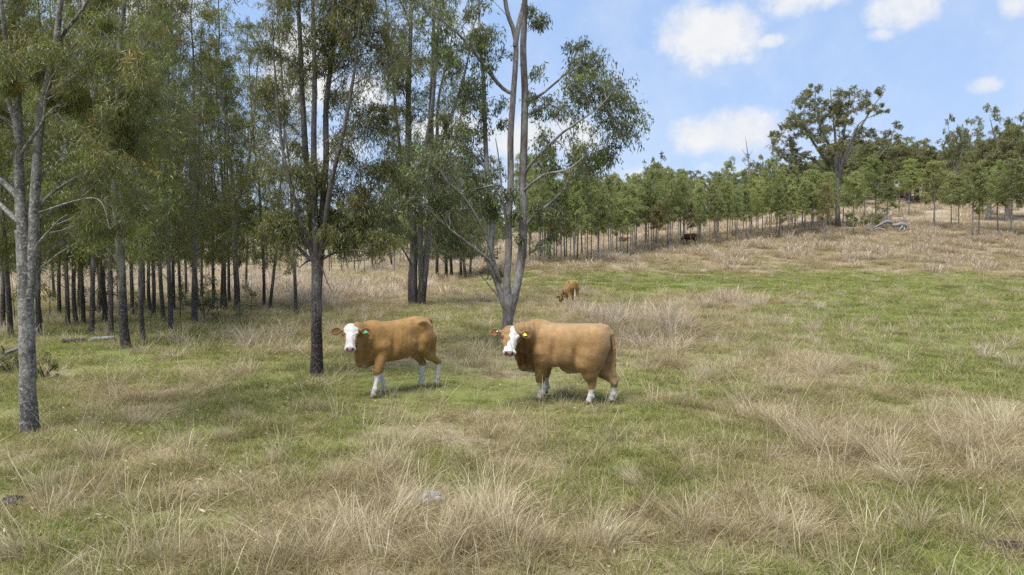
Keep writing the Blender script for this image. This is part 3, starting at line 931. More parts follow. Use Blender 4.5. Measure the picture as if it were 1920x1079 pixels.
def bark_mat(name, lo, hi, dark, foot=1.2, scale=9.0, streak=0.22, lichen=0.0):
    """lo..hi mottled bark, dark rough butt up to about foot metres"""
    m, T = new_mat(name)
    out = T.n('ShaderNodeOutputMaterial')
    p = T.n('ShaderNodeBsdfPrincipled')
    tc = T.n('ShaderNodeTexCoord')
    mp = T.n('ShaderNodeMapping')
    mp.inputs['Scale'].default_value = (1, 1, streak)
    T.l(tc.outputs['Object'], mp.inputs[0])
    n = T.noise(mp.outputs[0], scale, 5.0, 0.65)
    n2 = T.noise(mp.outputs[0], scale * 5, 3.0, 0.7)
    c = T.mix(T.ramp(n, [(0.36, 0.0), (0.62, 1.0)]), lo, hi)
    c = T.mix(1.0, c, T.ramp(n2, [(0.3, 0.55), (0.7, 1.3)]), 'MULTIPLY')
    sep = T.n('ShaderNodeSeparateXYZ')
    T.l(tc.outputs['Object'], sep.inputs[0])
    zz = T.math('ADD', sep.outputs[2], T.math('MULTIPLY', T.math('SUBTRACT', n, 0.5), foot * 2.0))
    f = T.n('ShaderNodeMapRange')
    f.inputs['From Min'].default_value = foot * 0.55
    f.inputs['From Max'].default_value = foot * 1.25
    f.inputs['To Min'].default_value = 1.0
    f.inputs['To Max'].default_value = 0.0
    T.l(zz, f.inputs[0])
    dk = T.mix(1.0, dark, T.ramp(n2, [(0.3, 0.5), (0.7, 1.5)]), 'MULTIPLY')
    c = T.mix(f.outputs[0], c, dk)
    if lichen:
        vo = T.n('ShaderNodeTexVoronoi'); vo.inputs['Scale'].default_value = 26
        T.l(tc.outputs['Object'], vo.inputs['Vector'])
        n3 = T.noise(tc.outputs['Object'], 22.0, 4.0, 0.7)
        c = T.mix(T.math('MULTIPLY', T.ramp(n3, [(0.54, 0.0), (0.60, 1.0)]), lichen), c, (0.42, 0.40, 0.355))
        c = T.mix(T.math('MULTIPLY', T.ramp(n3, [(0.36, 1.0), (0.42, 0.0)]), lichen), c, (0.05, 0.045, 0.04))
    T.l(c, p.inputs['Base Color'])
    p.inputs['Roughness'].default_value = 0.85
    p.inputs['Specular IOR Level'].default_value = 0.2
    b = T.n('ShaderNodeBump')
    b.inputs['Strength'].default_value = 0.7
    b.inputs['Distance'].default_value = 0.02
    T.l(n2, b.inputs['Height'])
    T.l(b.outputs[0], p.inputs['Normal'])
    T.l(p.outputs[0], out.inputs[0])
    return m


BARK_GREY = bark_mat('mottled_grey_bark', (0.115, 0.105, 0.092), (0.27, 0.25, 0.22), (0.085, 0.08, 0.075), 0.6, 7.0, 0.5, lichen=0.7)
BARK_DARK = bark_mat('dark_rough_bark', (0.060, 0.052, 0.046), (0.165, 0.15, 0.135), (0.035, 0.026, 0.024), 1.6, 8.0, 0.2, lichen=0.25)
BARK_POLE = bark_mat('pole_bark', (0.085, 0.075, 0.065), (0.24, 0.22, 0.19), (0.045, 0.036, 0.032), 1.9, 6.0, 0.25, lichen=0.3)
BARK_GUM = bark_mat('smooth_gum_bark', (0.14, 0.11, 0.092), (0.30, 0.285, 0.265), (0.12, 0.11, 0.105), 0.9, 3.5, 0.35)
BARK_FAR = bark_mat('plantation_bark', (0.12, 0.108, 0.096), (0.27, 0.255, 0.235), (0.09, 0.075, 0.068), 0.7, 5.0, 0.3)
BARK_DEAD = bark_mat('weathered_dead_wood', (0.12, 0.115, 0.11), (0.30, 0.29, 0.28), (0.2, 0.19, 0.18), 0.0, 8.0, 0.6)

LEAF_OLIVE = leaf_mat('olive_leaf', (0.098, 0.110, 0.026), (0.215, 0.228, 0.070), (0.27, 0.19, 0.07), 0.14)
LEAF_GREY = leaf_mat('grey_green_leaf', (0.088, 0.098, 0.040), (0.205, 0.215, 0.095), (0.20, 0.30, 0.04), 0.1)
LEAF_BROAD = leaf_mat('gum_leaf', (0.085, 0.098, 0.034), (0.185, 0.205, 0.088), (0.22, 0.33, 0.035), 0.08)
LEAF_YOUNG = leaf_mat('young_gum_leaf', (0.175, 0.210, 0.068), (0.335, 0.370, 0.150), (0.38, 0.33, 0.10), 0.22)
LEAF_RUST = leaf_mat('rusty_new_leaf', (0.13, 0.13, 0.045), (0.26, 0.21, 0.08), (0.38, 0.20, 0.08), 0.12)
LEAF_HILL = leaf_mat('hill_leaf', (0.125, 0.138, 0.050), (0.250, 0.255, 0.105), (0.22, 0.18, 0.07), 0.15)


def tubes(branches):
    """branches: list of (Nx3 points, N radii) -> V, Q"""
    VV, QQ, base = [], [], 0
    for P, r in branches:
        P = np.asarray(P, float); r = np.asarray(r, float)
        n = len(P)
        rm = r.max()
        k = 12 if rm > 0.10 else 8 if rm > 0.045 else 5 if rm > 0.015 else 3
        T = np.gradient(P, axis=0)
        T /= np.linalg.norm(T, axis=1)[:, None] + 1e-9
        ref = np.array([1.0, 0.13, 0]) if abs(T[:, 0]).mean() < 0.7 else np.array([0, 1.0, 0.1])
        B = np.cross(T, ref); B /= np.linalg.norm(B, axis=1)[:, None] + 1e-9
        N = np.cross(B, T)
        a = np.arange(k) * 2 * math.pi / k
        ca, sa = np.cos(a), np.sin(a)
        V = P[:, None, :] + r[:, None, None] * (N[:, None, :] * ca[None, :, None] + B[:, None, :] * sa[None, :, None])
        VV.append(V.reshape(-1, 3))
        i, j = np.meshgrid(np.arange(n - 1), np.arange(k), indexing='ij')
        q = np.stack([i * k + j, i * k + (j + 1) % k, (i + 1) * k + (j + 1) % k, (i + 1) * k + j], -1).reshape(-1, 4) + base
        QQ.append(q)
        base += n * k
    return np.concatenate(VV), np.concatenate(QQ)


def smooth_line(pts, n, wob, rng, seed=0):
    """Catmull-Rom through pts, n samples, with a little wander"""
    pts = np.asarray(pts, float)
    if len(pts) == 2:
        pts = np.array([pts[0], pts[0] * .5 + pts[1] * .5, pts[1]])
    m = len(pts)
    d = np.r_[0, np.cumsum(np.linalg.norm(np.diff(pts, axis=0), axis=1))]
    t = np.linspace(0, d[-1], n)
    j = np.clip(np.searchsorted(d, t, side='right') - 1, 0, m - 2)
    f = ((t - d[j]) / (d[j + 1] - d[j] + 1e-9))[:, None]
    p0, p1, p2, p3 = pts[np.clip(j - 1, 0, m - 1)], pts[j], pts[j + 1], pts[np.clip(j + 2, 0, m - 1)]
    o = 0.5 * (2 * p1 + (p2 - p0) * f + (2 * p0 - 5 * p1 + 4 * p2 - p3) * f ** 2 + (3 * p1 - p0 - 3 * p2 + p3) * f ** 3)
    if wob:
        w = rng.normal(0, 1, (n, 3))
        for _ in range(3):
            w[1:-1] = (w[:-2] + w[1:-1] + w[2:]) / 3
        w[0] = 0
        o += w * wob * np.linspace(0.3, 1, n)[:, None] * [1, 1, 0.3]
    return o


def leaves_mesh(P, D, L, W, rng, var, name='crown', fold=True):
    """kite leaves at P pointing along D"""
    n = len(P)
    D = D / (np.linalg.norm(D, axis=1)[:, None] + 1e-9)
    S = np.cross(D, rng.normal(0, 1, (n, 3)))
    S /= np.linalg.norm(S, axis=1)[:, None] + 1e-9
    N = np.cross(S, D)
    L = (L * rng.uniform(0.7, 1.25, n))[:, None]; W = (W * rng.uniform(0.75, 1.2, n))[:, None]
    c = rng.uniform(-0.12, 0.12, n)[:, None]
    V = np.empty((n, 4, 3), np.float32)
    V[:, 0] = P
    V[:, 1] = P + D * L * 0.42 + S * W * 0.5 + N * L * c
    V[:, 2] = P + D * L
    V[:, 3] = P + D * L * 0.42 - S * W * 0.5 + N * L * c
    return mesh_np(name, V.reshape(-1, 3), np.arange(4 * n), np.arange(n) * 4, fattr={'var': var})


def make_tree_geo(seed, stems, blobs, leaf=(0.13, 0.026), leaves_per_twig=22, twigs=9, twig_len=0.5, droop=0.8, fac=1.0, rust=0.0,
                  branch_r=0.018, twig_r=0.004, bare=0, draw_twigs=True, up_attach=0.6):
    """stems: list of (pts, radii). blobs: list of (centre, radius). Returns the wood's V,Q and the crown mesh"""
    rng = np.random.default_rng(seed)
    wood = list(stems)
    SP = np.concatenate([s[0] for s in stems]); SR = np.concatenate([s[1] for s in stems])
    LP, LD, LV = [], [], []
    order = sorted(range(len(blobs)), key=lambda i: blobs[i][0][2])
    extra_P, extra_R = [SP], [SR]
    for bi in order:
        c, br = np.array(blobs[bi][0], float), blobs[bi][1]
        AP = np.concatenate(extra_P); AR = np.concatenate(extra_R)
        dv = c - AP
        dist = np.linalg.norm(dv, axis=1)
        horiz = np.linalg.norm(dv[:, :2], axis=1)
        cost = dist + np.maximum(0, (AP[:, 2] + up_attach * horiz) - c[2]) * 1.6 + (AR < 0.012) * 0.8
        k = int(np.argmin(cost))
        p = AP[k]; ln = dist[k]
        if ln > 0.15:
            mid = p * 0.5 + c * 0.5 + np.array([0, 0, 0.10 * ln]) + rng.normal(0, 0.07 * ln, 3)
            m = max(4, int(ln / 0.22))
            line = smooth_line([p, mid, c], m, 0.03 * min(ln, 2), rng)
            r0 = min(AR[k] * 0.62, branch_r * (0.5 + 0.55 * ln))
            rr = np.linspace(r0, max(twig_r * 1.2, r0 * 0.25), m)
            wood.append((line, rr))
            extra_P.append(line[1:]); extra_R.append(rr[1:])
            inner = line[int(m * 0.45):]
        else:
            inner = c[None]
        bb = rng.uniform(-0.5, 0.5)
        nt = max(2, int(twigs * rng.uniform(0.7, 1.3)))
        for _ in range(nt):
            st = inner[rng.integers(len(inner))]
            v = rng.normal(0, 1, 3); v /= np.linalg.norm(v)
            v[2] = v[2] * 0.8 + 0.1
            e = c + v * br * rng.uniform(0.35, 1.0)
            q = st * 0.5 + e * 0.5 + np.array([0, 0, 0.12 * br])
            tl = np.linalg.norm(e - st)
            e2 = e + unit(e - st + 1e-6) * 0.15 * br - np.array([0, 0, droop * 0.35 * br])
            m = 6
            line = smooth_line([st, q, e, e2], m, 0.02, rng)
            if draw_twigs:
                wood.append((line, np.linspace(twig_r * 1.6, twig_r * 0.5, m)))
            nl = max(3, int(leaves_per_twig * fac * rng.uniform(0.7, 1.3)))
            if bare and rng.random() < bare:
                nl = int(nl * .15)
            t = rng.uniform(0.25, 1.0, nl) ** 0.8 * (m - 1)
            i0 = np.minimum(t.astype(int), m - 2); f = (t - i0)[:, None]
            P = line[i0] * (1 - f) + line[i0 + 1] * f
            P = P + rng.normal(0, 0.045 + 0.10 * (leaf[0] / 0.13 - 1) * 0.4, (nl, 3))
            D = rng.normal(0, 1, (nl, 3)) * 0.75
            D[:, 2] -= droop * 1.25
            LP.append(P); LD.append(D)
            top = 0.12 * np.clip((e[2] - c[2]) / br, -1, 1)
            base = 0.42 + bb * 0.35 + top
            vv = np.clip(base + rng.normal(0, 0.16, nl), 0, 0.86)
            if rng.random() < rust:
                vv = np.clip(vv + rng.uniform(0.35, 0.6), 0, 1)
            LV.append(vv)
    LP, LD, LV = np.concatenate(LP), np.concatenate(LD), np.concatenate(LV)
    me = leaves_mesh(LP, LD, leaf[0], leaf[1], rng, LV)
    V, Q = tubes(wood)
    return V, Q, me, len(LP)


def plant(name, V, Q, crown, bark, leafm, loc, rz=0.0, scale=1.0, thing='trunk'):
    root = empty(name, loc, rz)
    root.scale = (scale, scale, scale)
    obj('trunk', quads('trunk', V, Q, smooth=True), bark, root)
    if crown is not None:
        obj('crown', crown, leafm, root)
    return root


def clone(root, loc, rz, scale=(1, 1, 1), leafm=None):
    r = root.copy(); COL.objects.link(r)
    r.location = loc; r.rotation_euler = (0, 0, rz); r.scale = scale
    for ch in root.children:
        c = ch.copy(); COL.objects.link(c); c.parent = r
        if leafm is not None and ch.name.startswith('crown'):
            c.material_slots[0].link = 'OBJECT'
            c.material_slots[0].material = leafm
    for k in ('label', 'group'):
        if k in r:
            del r[k]
    return r


def trunk_line(rng, H, r0, lean=0.02, wob=0.05, n=None, top=0.15, flare=1.5):
    n = n or max(10, int(H * 2.2))
    e = np.array([rng.normal(0, lean) * H, rng.normal(0, lean) * H, H])
    m1 = e * 0.35 + np.array([rng.normal(0, lean), rng.normal(0, lean), 0]) * H * 0.4
    m2 = e * 0.7 + np.array([rng.normal(0, lean), rng.normal(0, lean), 0]) * H * 0.4
    L = smooth_line([(0, 0, -0.15), m1, m2, e], n, wob, rng)
    t = np.linspace(0, 1, n)
    r = r0 * (1 - t * (1 - top)) * (1 + (flare - 1) * np.exp(-t * H / 0.35))
    return L, r


def env_blobs(rng, axis, H, z0, z1, rad, prof, nb, br, cy=1.0):
    """blobs in a crown around the trunk line"""
    out = []
    for k in range(nb):
        t = (k + rng.random()) / nb
        z = z0 + (z1 - z0) * t
        R0 = rad * prof(t)
        a = k * 2.399 + rng.uniform(-.4, .4)
        rr = R0 * math.sqrt(rng.uniform(0.08, 1.0))
        i = np.argmin(np.abs(axis[:, 2] - z))
        out.append((np.array([axis[i, 0] + math.cos(a) * rr, axis[i, 1] + math.sin(a) * rr * cy, z + rng.uniform(-.2, .2)]), br * rng.uniform(0.7, 1.3) * (0.65 + 0.5 * prof(t))))
    return out


GROVE, YOUNG, OLD = [], [], []
PARK = (0, -60, -40)


def build_protos():
    # tall thin plantation gums of the near grove
    for s in range(6):
        rng = np.random.default_rng(100 + s)
        H = [14.0, 12.5, 15.0, 13.0, 11.5, 14.0][s]
        stems = [trunk_line(rng, H, 0.105, 0.022, 0.13, top=0.12)]
        ax = stems[0][0]
        if s in (1, 3, 5):      # a forked top
            i = int(len(ax) * 0.35)
            p = ax[i]; d = np.array([math.cos(s) * 0.9, math.sin(s) * 0.9, 0])
            L = smooth_line([p, p + d * 0.5 + (0, 0, 1.6), p + d * 1.0 + (0, 0, H * 0.5)], 20, 0.05, rng)
            stems.append((L, np.linspace(stems[0][1][i] * 0.75, 0.012, 20)))
        prof = lambda t: 0.40 + 0.6 * math.sin(math.pi * min(1, t * 0.95 + 0.12))
        nb = 58
        bl = env_blobs(rng, ax, H, 2.45, H - 0.2, 1.85, prof, nb + 6, 0.66)
        V, Q, cr, n = make_tree_geo(200 + s, stems, bl, leaf=(0.15, 0.024), leaves_per_twig=27, twigs=9, droop=0.9, rust=0.05, branch_r=0.013, draw_twigs=(s < 3))
        GROVE.append((V, Q, cr))
        print('grove', s, n)
    # young gums of the far plantation, 8 m
    for s in range(6):
        rng = np.random.default_rng(300 + s)
        H = [8.8, 8.0, 9.3, 7.7, 8.9, 9.7][s]
        stems = [trunk_line(rng, H, 0.085, 0.012, 0.05, top=0.12)]
        prof = [lambda t: 0.30 + 0.75 * math.sin(math.pi * (0.12 + 0.80 * t) ** 0.75), lambda t: 0.95 - 0.75 * t ** 1.3, lambda t: 0.45 + 0.5 * math.sin(math.pi * min(1, t + .1))][s % 3]
        bl = env_blobs(rng, stems[0][0], H, [3.6, 3.3, 4.1][s % 3], H - 0.1, 1.30, prof, 38, 0.58)
        V, Q, cr, n = make_tree_geo(400 + s, stems, bl, leaf=(0.145, 0.046), leaves_per_twig=30, twigs=11, droop=0.7, rust=0.08, branch_r=0.012, draw_twigs=False)
        YOUNG.append((V, Q, cr))
    # mature spreading eucalypts
    for s in range(4):
        rng = np.random.default_rng(500 + s)
        H = [20.0, 17.0, 19.0, 15.0][s]
        tr = trunk_line(rng, H * 0.34, 0.48, 0.02, 0.08, top=0.7)
        stems = [tr]; top = tr[0][-1]
        bl = []
        nl = [6, 5, 7, 5][s]
        for k in range(nl):
            a = k * 2 * math.pi / nl + rng.uniform(-.4, .4)
            out = [0.30, 0.25, 0.24, 0.30][s] * H * rng.uniform(0.55, 1.1)
            e = np.array([math.cos(a) * out, math.sin(a) * out, H * rng.uniform(0.72, 0.97)])
            L = smooth_line([top, top + (e - top) * [0.4, 0.4, 0.35] + (0, 0, .3), e], 22, 0.14, rng)
            stems.append((L, np.linspace(0.25, 0.04, 22)))
            for j in range(9):
                q = L[rng.integers(8, 22)] + rng.normal(0, 1, 3) * [1.7, 1.7, 1.0] + [0, 0, 0.5]
                bl.append((q, rng.uniform(0.7, 1.15)))
        for k in range([10, 60, 70, 90][s]):
            a, rr = rng.uniform(0, 6.28), H * [.25, .26, .26, .30][s] * math.sqrt(rng.random())
            bl.append((np.array([math.cos(a) * rr, math.sin(a) * rr, H * rng.uniform([.55, .40, .40, .30][s], 0.97 - 0.9 * (rr / H))]), rng.uniform(.8, 1.2)))
        V, Q, cr, n = make_tree_geo(600 + s, stems, bl, leaf=(0.23, 0.095), leaves_per_twig=32, twigs=11, droop=0.6, rust=0.1, branch_r=0.035, twig_r=0.012, draw_twigs=False)
        OLD.append((V, Q, cr))
# ------------------------------------------------------------------ ground and grass
_PATCH = [(1250, 625, 190, 45, .45), (1340, 568, 120, 18, .5), (905, 690, 80, 28, .5), (680, 560, 170, 22, .45), (700, 940, 120, 90, .45), (900, 980, 110, 70, .4),
          (1500, 780, 130, 50, .35), (1610, 860, 130, 45, .4), (1850, 850, 80, 90, .35), (1400, 1010, 260, 60, .25), (1500, 690, 110, 30, .45), (450, 640, 40, 18, .35),
          (200, 740, 50, 14, .3), (300, 860, 160, 30, .25), (1880, 520, 130, 14, .25), (1080, 600, 110, 25, .4),
          (1480, 532, 420, 17, -.75), (1720, 600, 260, 50, -.50), (300, 650, 320, 50, -.30), (640, 745, 240, 40, -.35), (1180, 730, 90, 26, -.25), (140, 830, 160, 40, -.25),
          (1800, 700, 220, 60, -.42), (230, 590, 260, 20, -.25), (860, 590, 150, 20, -.15), (80, 980, 90, 50, -.3), (1750, 950, 120, 40, -.3)]


def dryness(x, y, z=None):
    z = terrain(x, y) if z is None else z
    yy = np.maximum(y, 3.0)
    u = 960 + FPX * x / yy
    v = 470 + (CAM_H - z) * FPX / yy
    d = np.interp(v, [300, 440, 505, 520, 545, 600, 700, 850, 1000, 1200], [.95, .90, .72, .56, .48, .40, .34, .40, .45, .45])
    right = smst(u, 900, 1150)
    d = d - 0.12 * right * smst(v, 505, 530) * (1 - smst(v, 560, 760))
    d = d + 0.30 * (1 - smst(u, 560, 700)) * (1 - smst(v, 555, 590)) * smst(v, 500, 520)
    for a, b, c, e, k in _PATCH:
        d = d + k * np.exp(-((u - a) / c) ** 2 - ((v - b) / e) ** 2)
    n = fbm(x / 1.3, y / 1.3, seed=21, oct=4) - 0.5
    n2 = fbm(x / 7.0, y / 7.0, seed=33, oct=3) - 0.5
    return d + n * 1.15 + n2 * 0.6


def ground_mat():
    m, T = new_mat('paddock_ground')
    out = T.n('ShaderNodeOutputMaterial')
    p = T.n('ShaderNodeBsdfPrincipled')
    geo = T.n('ShaderNodeNewGeometry')
    at = T.n('ShaderNodeAttribute', attribute_name='dry')
    pos = geo.outputs['Position']
    n1 = T.noise(pos, 1.1, 6.0, 0.65)
    n2 = T.noise(pos, 9.0, 5.0, 0.7)
    n3 = T.noise(pos, 60.0, 3.0, 0.7)
    f = T.math('ADD', at.outputs['Fac'], T.math('MULTIPLY', T.math('SUBTRACT', n2, 0.5), 1.0))
    green = T.mix(n3, (0.110, 0.128, 0.032), (0.250, 0.275, 0.085))
    tan = T.mix(n3, (0.180, 0.140, 0.095), (0.50, 0.405, 0.295))
    c = T.mix(T.ramp(f, [(0.30, 0.0), (0.72, 1.0)]), green, tan)
    dirt = T.mix(n3, (0.12, 0.085, 0.055), (0.26, 0.185, 0.13))
    c = T.mix(T.ramp(n1, [(0.56, 0.0), (0.66, 0.75)]), c, dirt)
    T.l(c, p.inputs['Base Color'])
    p.inputs['Roughness'].default_value = 0.95
    p.inputs['Specular IOR Level'].default_value = 0.1
    b = T.n('ShaderNodeBump')
    b.inputs['Strength'].default_value = 0.8
    b.inputs['Distance'].default_value = 0.06
    T.l(T.math('ADD', n2, T.math('MULTIPLY', n3, 0.4)), b.inputs['Height'])
    T.l(b.outputs[0], p.inputs['Normal'])
    T.l(p.outputs[0], out.inputs[0])
    return m


def build_ground():
    ys = np.concatenate([np.linspace(-40, 2, 22), np.arange(3, 60, 0.4), 60 * 1.013 ** np.arange(0, 280)])
    a = np.linspace(-1, 1, 401)
    xs = np.sinh(a * 5.6) / np.sinh(5.6) * 2400
    X, Y = np.meshgrid(xs, ys)
    Z = terrain(X, Y)
    V = np.stack([X.ravel(), Y.ravel(), Z.ravel()], 1)
    nx, ny = len(xs), len(ys)
    i, j = np.meshgrid(np.arange(nx - 1), np.arange(ny - 1))
    b = (j * nx + i).ravel()
    Q = np.stack([b, b + 1, b + nx + 1, b + nx], 1)
    me = quads('ground', V, Q, smooth=True, vattr={'dry': dryness(V[:, 0], V[:, 1], V[:, 2])})
    tag(obj('ground', me, ground_mat()), kind='structure')


def blade_mat(name, a, b, c, vary=0.3, trans=0.42):
    m, T = new_mat(name)
    out = T.n('ShaderNodeOutputMaterial')
    at = T.n('ShaderNodeAttribute', attribute_name='var')
    geo = T.n('ShaderNodeNewGeometry')
    n = T.noise(geo.outputs['Position'], 0.9, 4.0, 0.6)
    f = T.math('ADD', at.outputs['Fac'], T.math('MULTIPLY', T.math('SUBTRACT', n, 0.5), 1.3))
    col = T.ramp(f, [(0.05, a), (0.5, b), (0.95, c)])
    d = T.n('ShaderNodeBsdfDiffuse')
    T.l(col, d.inputs['Color'])
    t = T.n('ShaderNodeBsdfTranslucent')
    T.l(col, t.inputs['Color'])
    mx = T.n('ShaderNodeMixShader'); mx.inputs[0].default_value = trans
    T.l(d.outputs[0], mx.inputs[1]); T.l(t.outputs[0], mx.inputs[2])
    T.l(mx.outputs[0], out.inputs[0])
    return m


GREEN = blade_mat('green_turf', (0.110, 0.142, 0.028), (0.220, 0.262, 0.062), (0.370, 0.370, 0.140))
OLIVE = blade_mat('olive_turf', (0.150, 0.150, 0.040), (0.265, 0.250, 0.085), (0.41, 0.35, 0.165))
THATCH = blade_mat('dry_thatch', (0.200, 0.150, 0.078), (0.39, 0.315, 0.180), (0.62, 0.53, 0.345))
STRAW = blade_mat('tall_straw', (0.300, 0.235, 0.140), (0.52, 0.435, 0.275), (0.80, 0.71, 0.50))
SEEDY = blade_mat('seeding_dry_grass', (0.320, 0.240, 0.155), (0.54, 0.440, 0.315), (0.84, 0.74, 0.57))
LITTER = blade_mat('leaf_litter', (0.13, 0.09, 0.06), (0.27, 0.20, 0.14), (0.44, 0.37, 0.28), trans=0.05)


def blades(rng, n, rad, h, w, lean=0.5, curl=0.5, lie=0.0, seed_head=0.0, comb=None):
    """a tuft: n bent tapering blades growing from a disc of radius rad; returns V, loops, starts, var"""
    a0 = rng.uniform(0, 2 * math.pi, n)
    rr = rad * np.sqrt(rng.random(n))
    B = np.stack([np.cos(a0) * rr, np.sin(a0) * rr, np.full(n, -0.015)], 1)
    L = rng.uniform(h[0], h[1], n)
    az = a0 + rng.normal(0, 0.9, n) if comb is None else comb + rng.normal(0, 0.6, n)
    th = np.clip(np.abs(rng.normal(lean, 0.28, n)), 0.02, 1.5) if not lie else np.clip(rng.normal(1.35, 0.15, n), 0.9, 1.52)
    dth = rng.uniform(0.3, 1.0, n) * curl
    pts = [B]
    for k in range(3):
        t = th + dth * (k + 0.3) / 3
        t = np.minimum(t, 1.60)
        step = (L / 3)[:, None] * np.stack([np.sin(t) * np.cos(az), np.sin(t) * np.sin(az), np.cos(t)], 1)
        az = az + rng.normal(0, 0.18, n)
        pts.append(pts[-1] + step)
    S = np.stack([-np.sin(az), np.cos(az), np.zeros(n)], 1)
    S = S * np.cos(0.8) + rng.normal(0, 0.5, (n, 3)) * [1, 1, 0.4]
    S /= np.linalg.norm(S, axis=1)[:, None]
    W = (w * rng.uniform(0.6, 1.3, n))[:, None]
    ws = [0.9, 1.0, 0.75 + seed_head]
    V = np.empty((n, 7, 3), np.float32)
    for k in range(3):
        V[:, 2 * k] = pts[k] - S * W * 0.5 * ws[k]
        V[:, 2 * k + 1] = pts[k] + S * W * 0.5 * ws[k]
    V[:, 6] = pts[3]
    pat = np.array([0, 1, 3, 2, 2, 3, 5, 4, 4, 5, 6])
    loops = (np.arange(n)[:, None] * 7 + pat).ravel()
    starts = (np.arange(n)[:, None] * 11 + np.array([0, 4, 8])).ravel()
    var = np.repeat(np.clip(rng.normal(0.5, 0.22, n), 0, 1), 3)
    return V.reshape(-1, 3), loops, starts, var


def merge(parts):
    VV, LL, SS, FF, MM = [], [], [], [], []
    vo = lo = 0
    for (V, L, S, F), mi in parts:
        VV.append(V); LL.append(L + vo); SS.append(S + lo); FF.append(F); MM.append(np.full(len(S), mi))
        vo += len(V); lo += len(L)
    return np.concatenate(VV), np.concatenate(LL), np.concatenate(SS), np.concatenate(FF), np.concatenate(MM)


def tuft(name, parts, mats, coll):
    V, L, S, F, M = merge(parts)
    me = mesh_np(name, V, L, S, fattr={'var': F}, mat_idx=M)
    for m in mats:
        me.materials.append(m)
    o = bpy.data.objects.new(name, me)
    coll.objects.link(o)


def flat_leaves(rng, n, rad):
    P = np.stack([rng.uniform(-rad, rad, n), rng.uniform(-rad, rad, n), rng.uniform(0.01, 0.05, n)], 1)
    a = rng.uniform(0, 6.28, n)
    D = np.stack([np.cos(a), np.sin(a), rng.normal(0, 0.15, n)], 1)
    S = np.stack([-np.sin(a), np.cos(a), rng.normal(0, 0.25, n)], 1)
    L = rng.uniform(0.03, 0.08, n)[:, None]; W = L * 0.15
    V = np.stack([P, P + D * L * .4 + S * W, P + D * L, P + D * L * .4 - S * W], 1).reshape(-1, 3)
    return V, np.arange(4 * n), np.arange(n) * 4, rng.random(n)


def scatter(name, coll, P, rot, scl, idx, label=None):
    me = bpy.data.meshes.new(name + '_points')
    me.vertices.add(len(P))
    me.vertices.foreach_set('co', np.ascontiguousarray(P, np.float32).ravel())
    me.attributes.new('rot', 'FLOAT_VECTOR', 'POINT').data.foreach_set('vector', np.ascontiguousarray(rot, np.float32).ravel())
    me.attributes.new('scl', 'FLOAT_VECTOR', 'POINT').data.foreach_set('vector', np.ascontiguousarray(scl, np.float32).ravel())
    me.attributes.new('idx', 'INT', 'POINT').data.foreach_set('value', np.ascontiguousarray(idx, np.int32))
    o = bpy.data.objects.new(name, me)
    COL.objects.link(o)
    ng = bpy.data.node_groups.new(name + '_scatter', 'GeometryNodeTree')
    ng.interface.new_socket('Geometry', in_out='INPUT', socket_type='NodeSocketGeometry')
    ng.interface.new_socket('Geometry', in_out='OUTPUT', socket_type='NodeSocketGeometry')
    N = ng.nodes
    gi, go = N.new('NodeGroupInput'), N.new('NodeGroupOutput')
    ip = N.new('GeometryNodeInstanceOnPoints')
    ci = N.new('GeometryNodeCollectionInfo')
    ci.inputs['Collection'].default_value = coll
    ci.inputs['Separate Children'].default_value = True
    ci.inputs['Reset Children'].default_value = True
    ip.inputs['Pick Instance'].default_value = True
    def na(nm, ty):
        a = N.new('GeometryNodeInputNamedAttribute')
        a.data_type = ty
        a.inputs['Name'].default_value = nm
        return next(s for s in a.outputs if s.enabled and s.name == 'Attribute')
    e2r = N.new('FunctionNodeEulerToRotation')
    lk = ng.links
    lk.new(gi.outputs[0], ip.inputs['Points'])
    lk.new(ci.outputs[0], ip.inputs['Instance'])
    lk.new(na('idx', 'INT'), ip.inputs['Instance Index'])
    lk.new(na('rot', 'FLOAT_VECTOR'), e2r.inputs[0])
    lk.new(e2r.outputs[0], ip.inputs['Rotation'])
    lk.new(na('scl', 'FLOAT_VECTOR'), ip.inputs['Scale'])
    lk.new(ip.outputs[0], go.inputs[0])
    md = o.modifiers.new('scatter', 'NODES')
    md.node_group = ng
    tag(o, label, name.replace('_', ' '), kind='stuff')
    return o


TUSS = [(640, 905, .75), (690, 880, .7), (735, 960, .85), (620, 1010, .8), (690, 1030, .9), (860, 1020, .95), (905, 960, .95), (955, 1010, .8), (1000, 1050, .7), (430, 830, .55), (215, 850, .6),
        (250, 800, .5), (1465, 812, .85), (1500, 830, .8), (1580, 850, .9), (1640, 870, .8), (1835, 830, .9), (1865, 800, .8), (1890, 880, .7), (1330, 705, .8), (1230, 650, .8),
        (1440, 655, .8), (1560, 700, .9), (1600, 690, .8), (1520, 710, .8), (1400, 760, .7), (910, 690, .9), (880, 668, .8), (935, 700, .7), (450, 790, .5), (600, 770, .5), (1068, 768, .5), (1052, 745, .55),
        (1690, 910, .7), (1330, 1000, .7), (1100, 1030, .6), (60, 1040, .7), (230, 1050, .8), (1500, 1010, .7), (1760, 1000, .6), (1210, 905, .55), (790, 1060, .8), (550, 1060, .8),
        (1310, 720, .7), (1280, 750, .6), (1480, 620, .6), (480, 640, .6), (430, 650, .6), (500, 665, .4), (720, 548, .8), (680, 552, .8), (620, 570, .6), (760, 560, .7), (1090, 555, .7), (1400, 575, .8),
        (1330, 578, .8), (1370, 570, .8), (1100, 590, .8), (1150, 600, .8), (1200, 610, .9), (1250, 600, .8), (1530, 575, .4), (1680, 800, .45), (740, 880, .7), (520, 870, .45), (360, 830, .45), (110, 900, .5),
        (1460, 730, .7), (1420, 790, .8), (1660, 700, .6), (1380, 690, .8)]


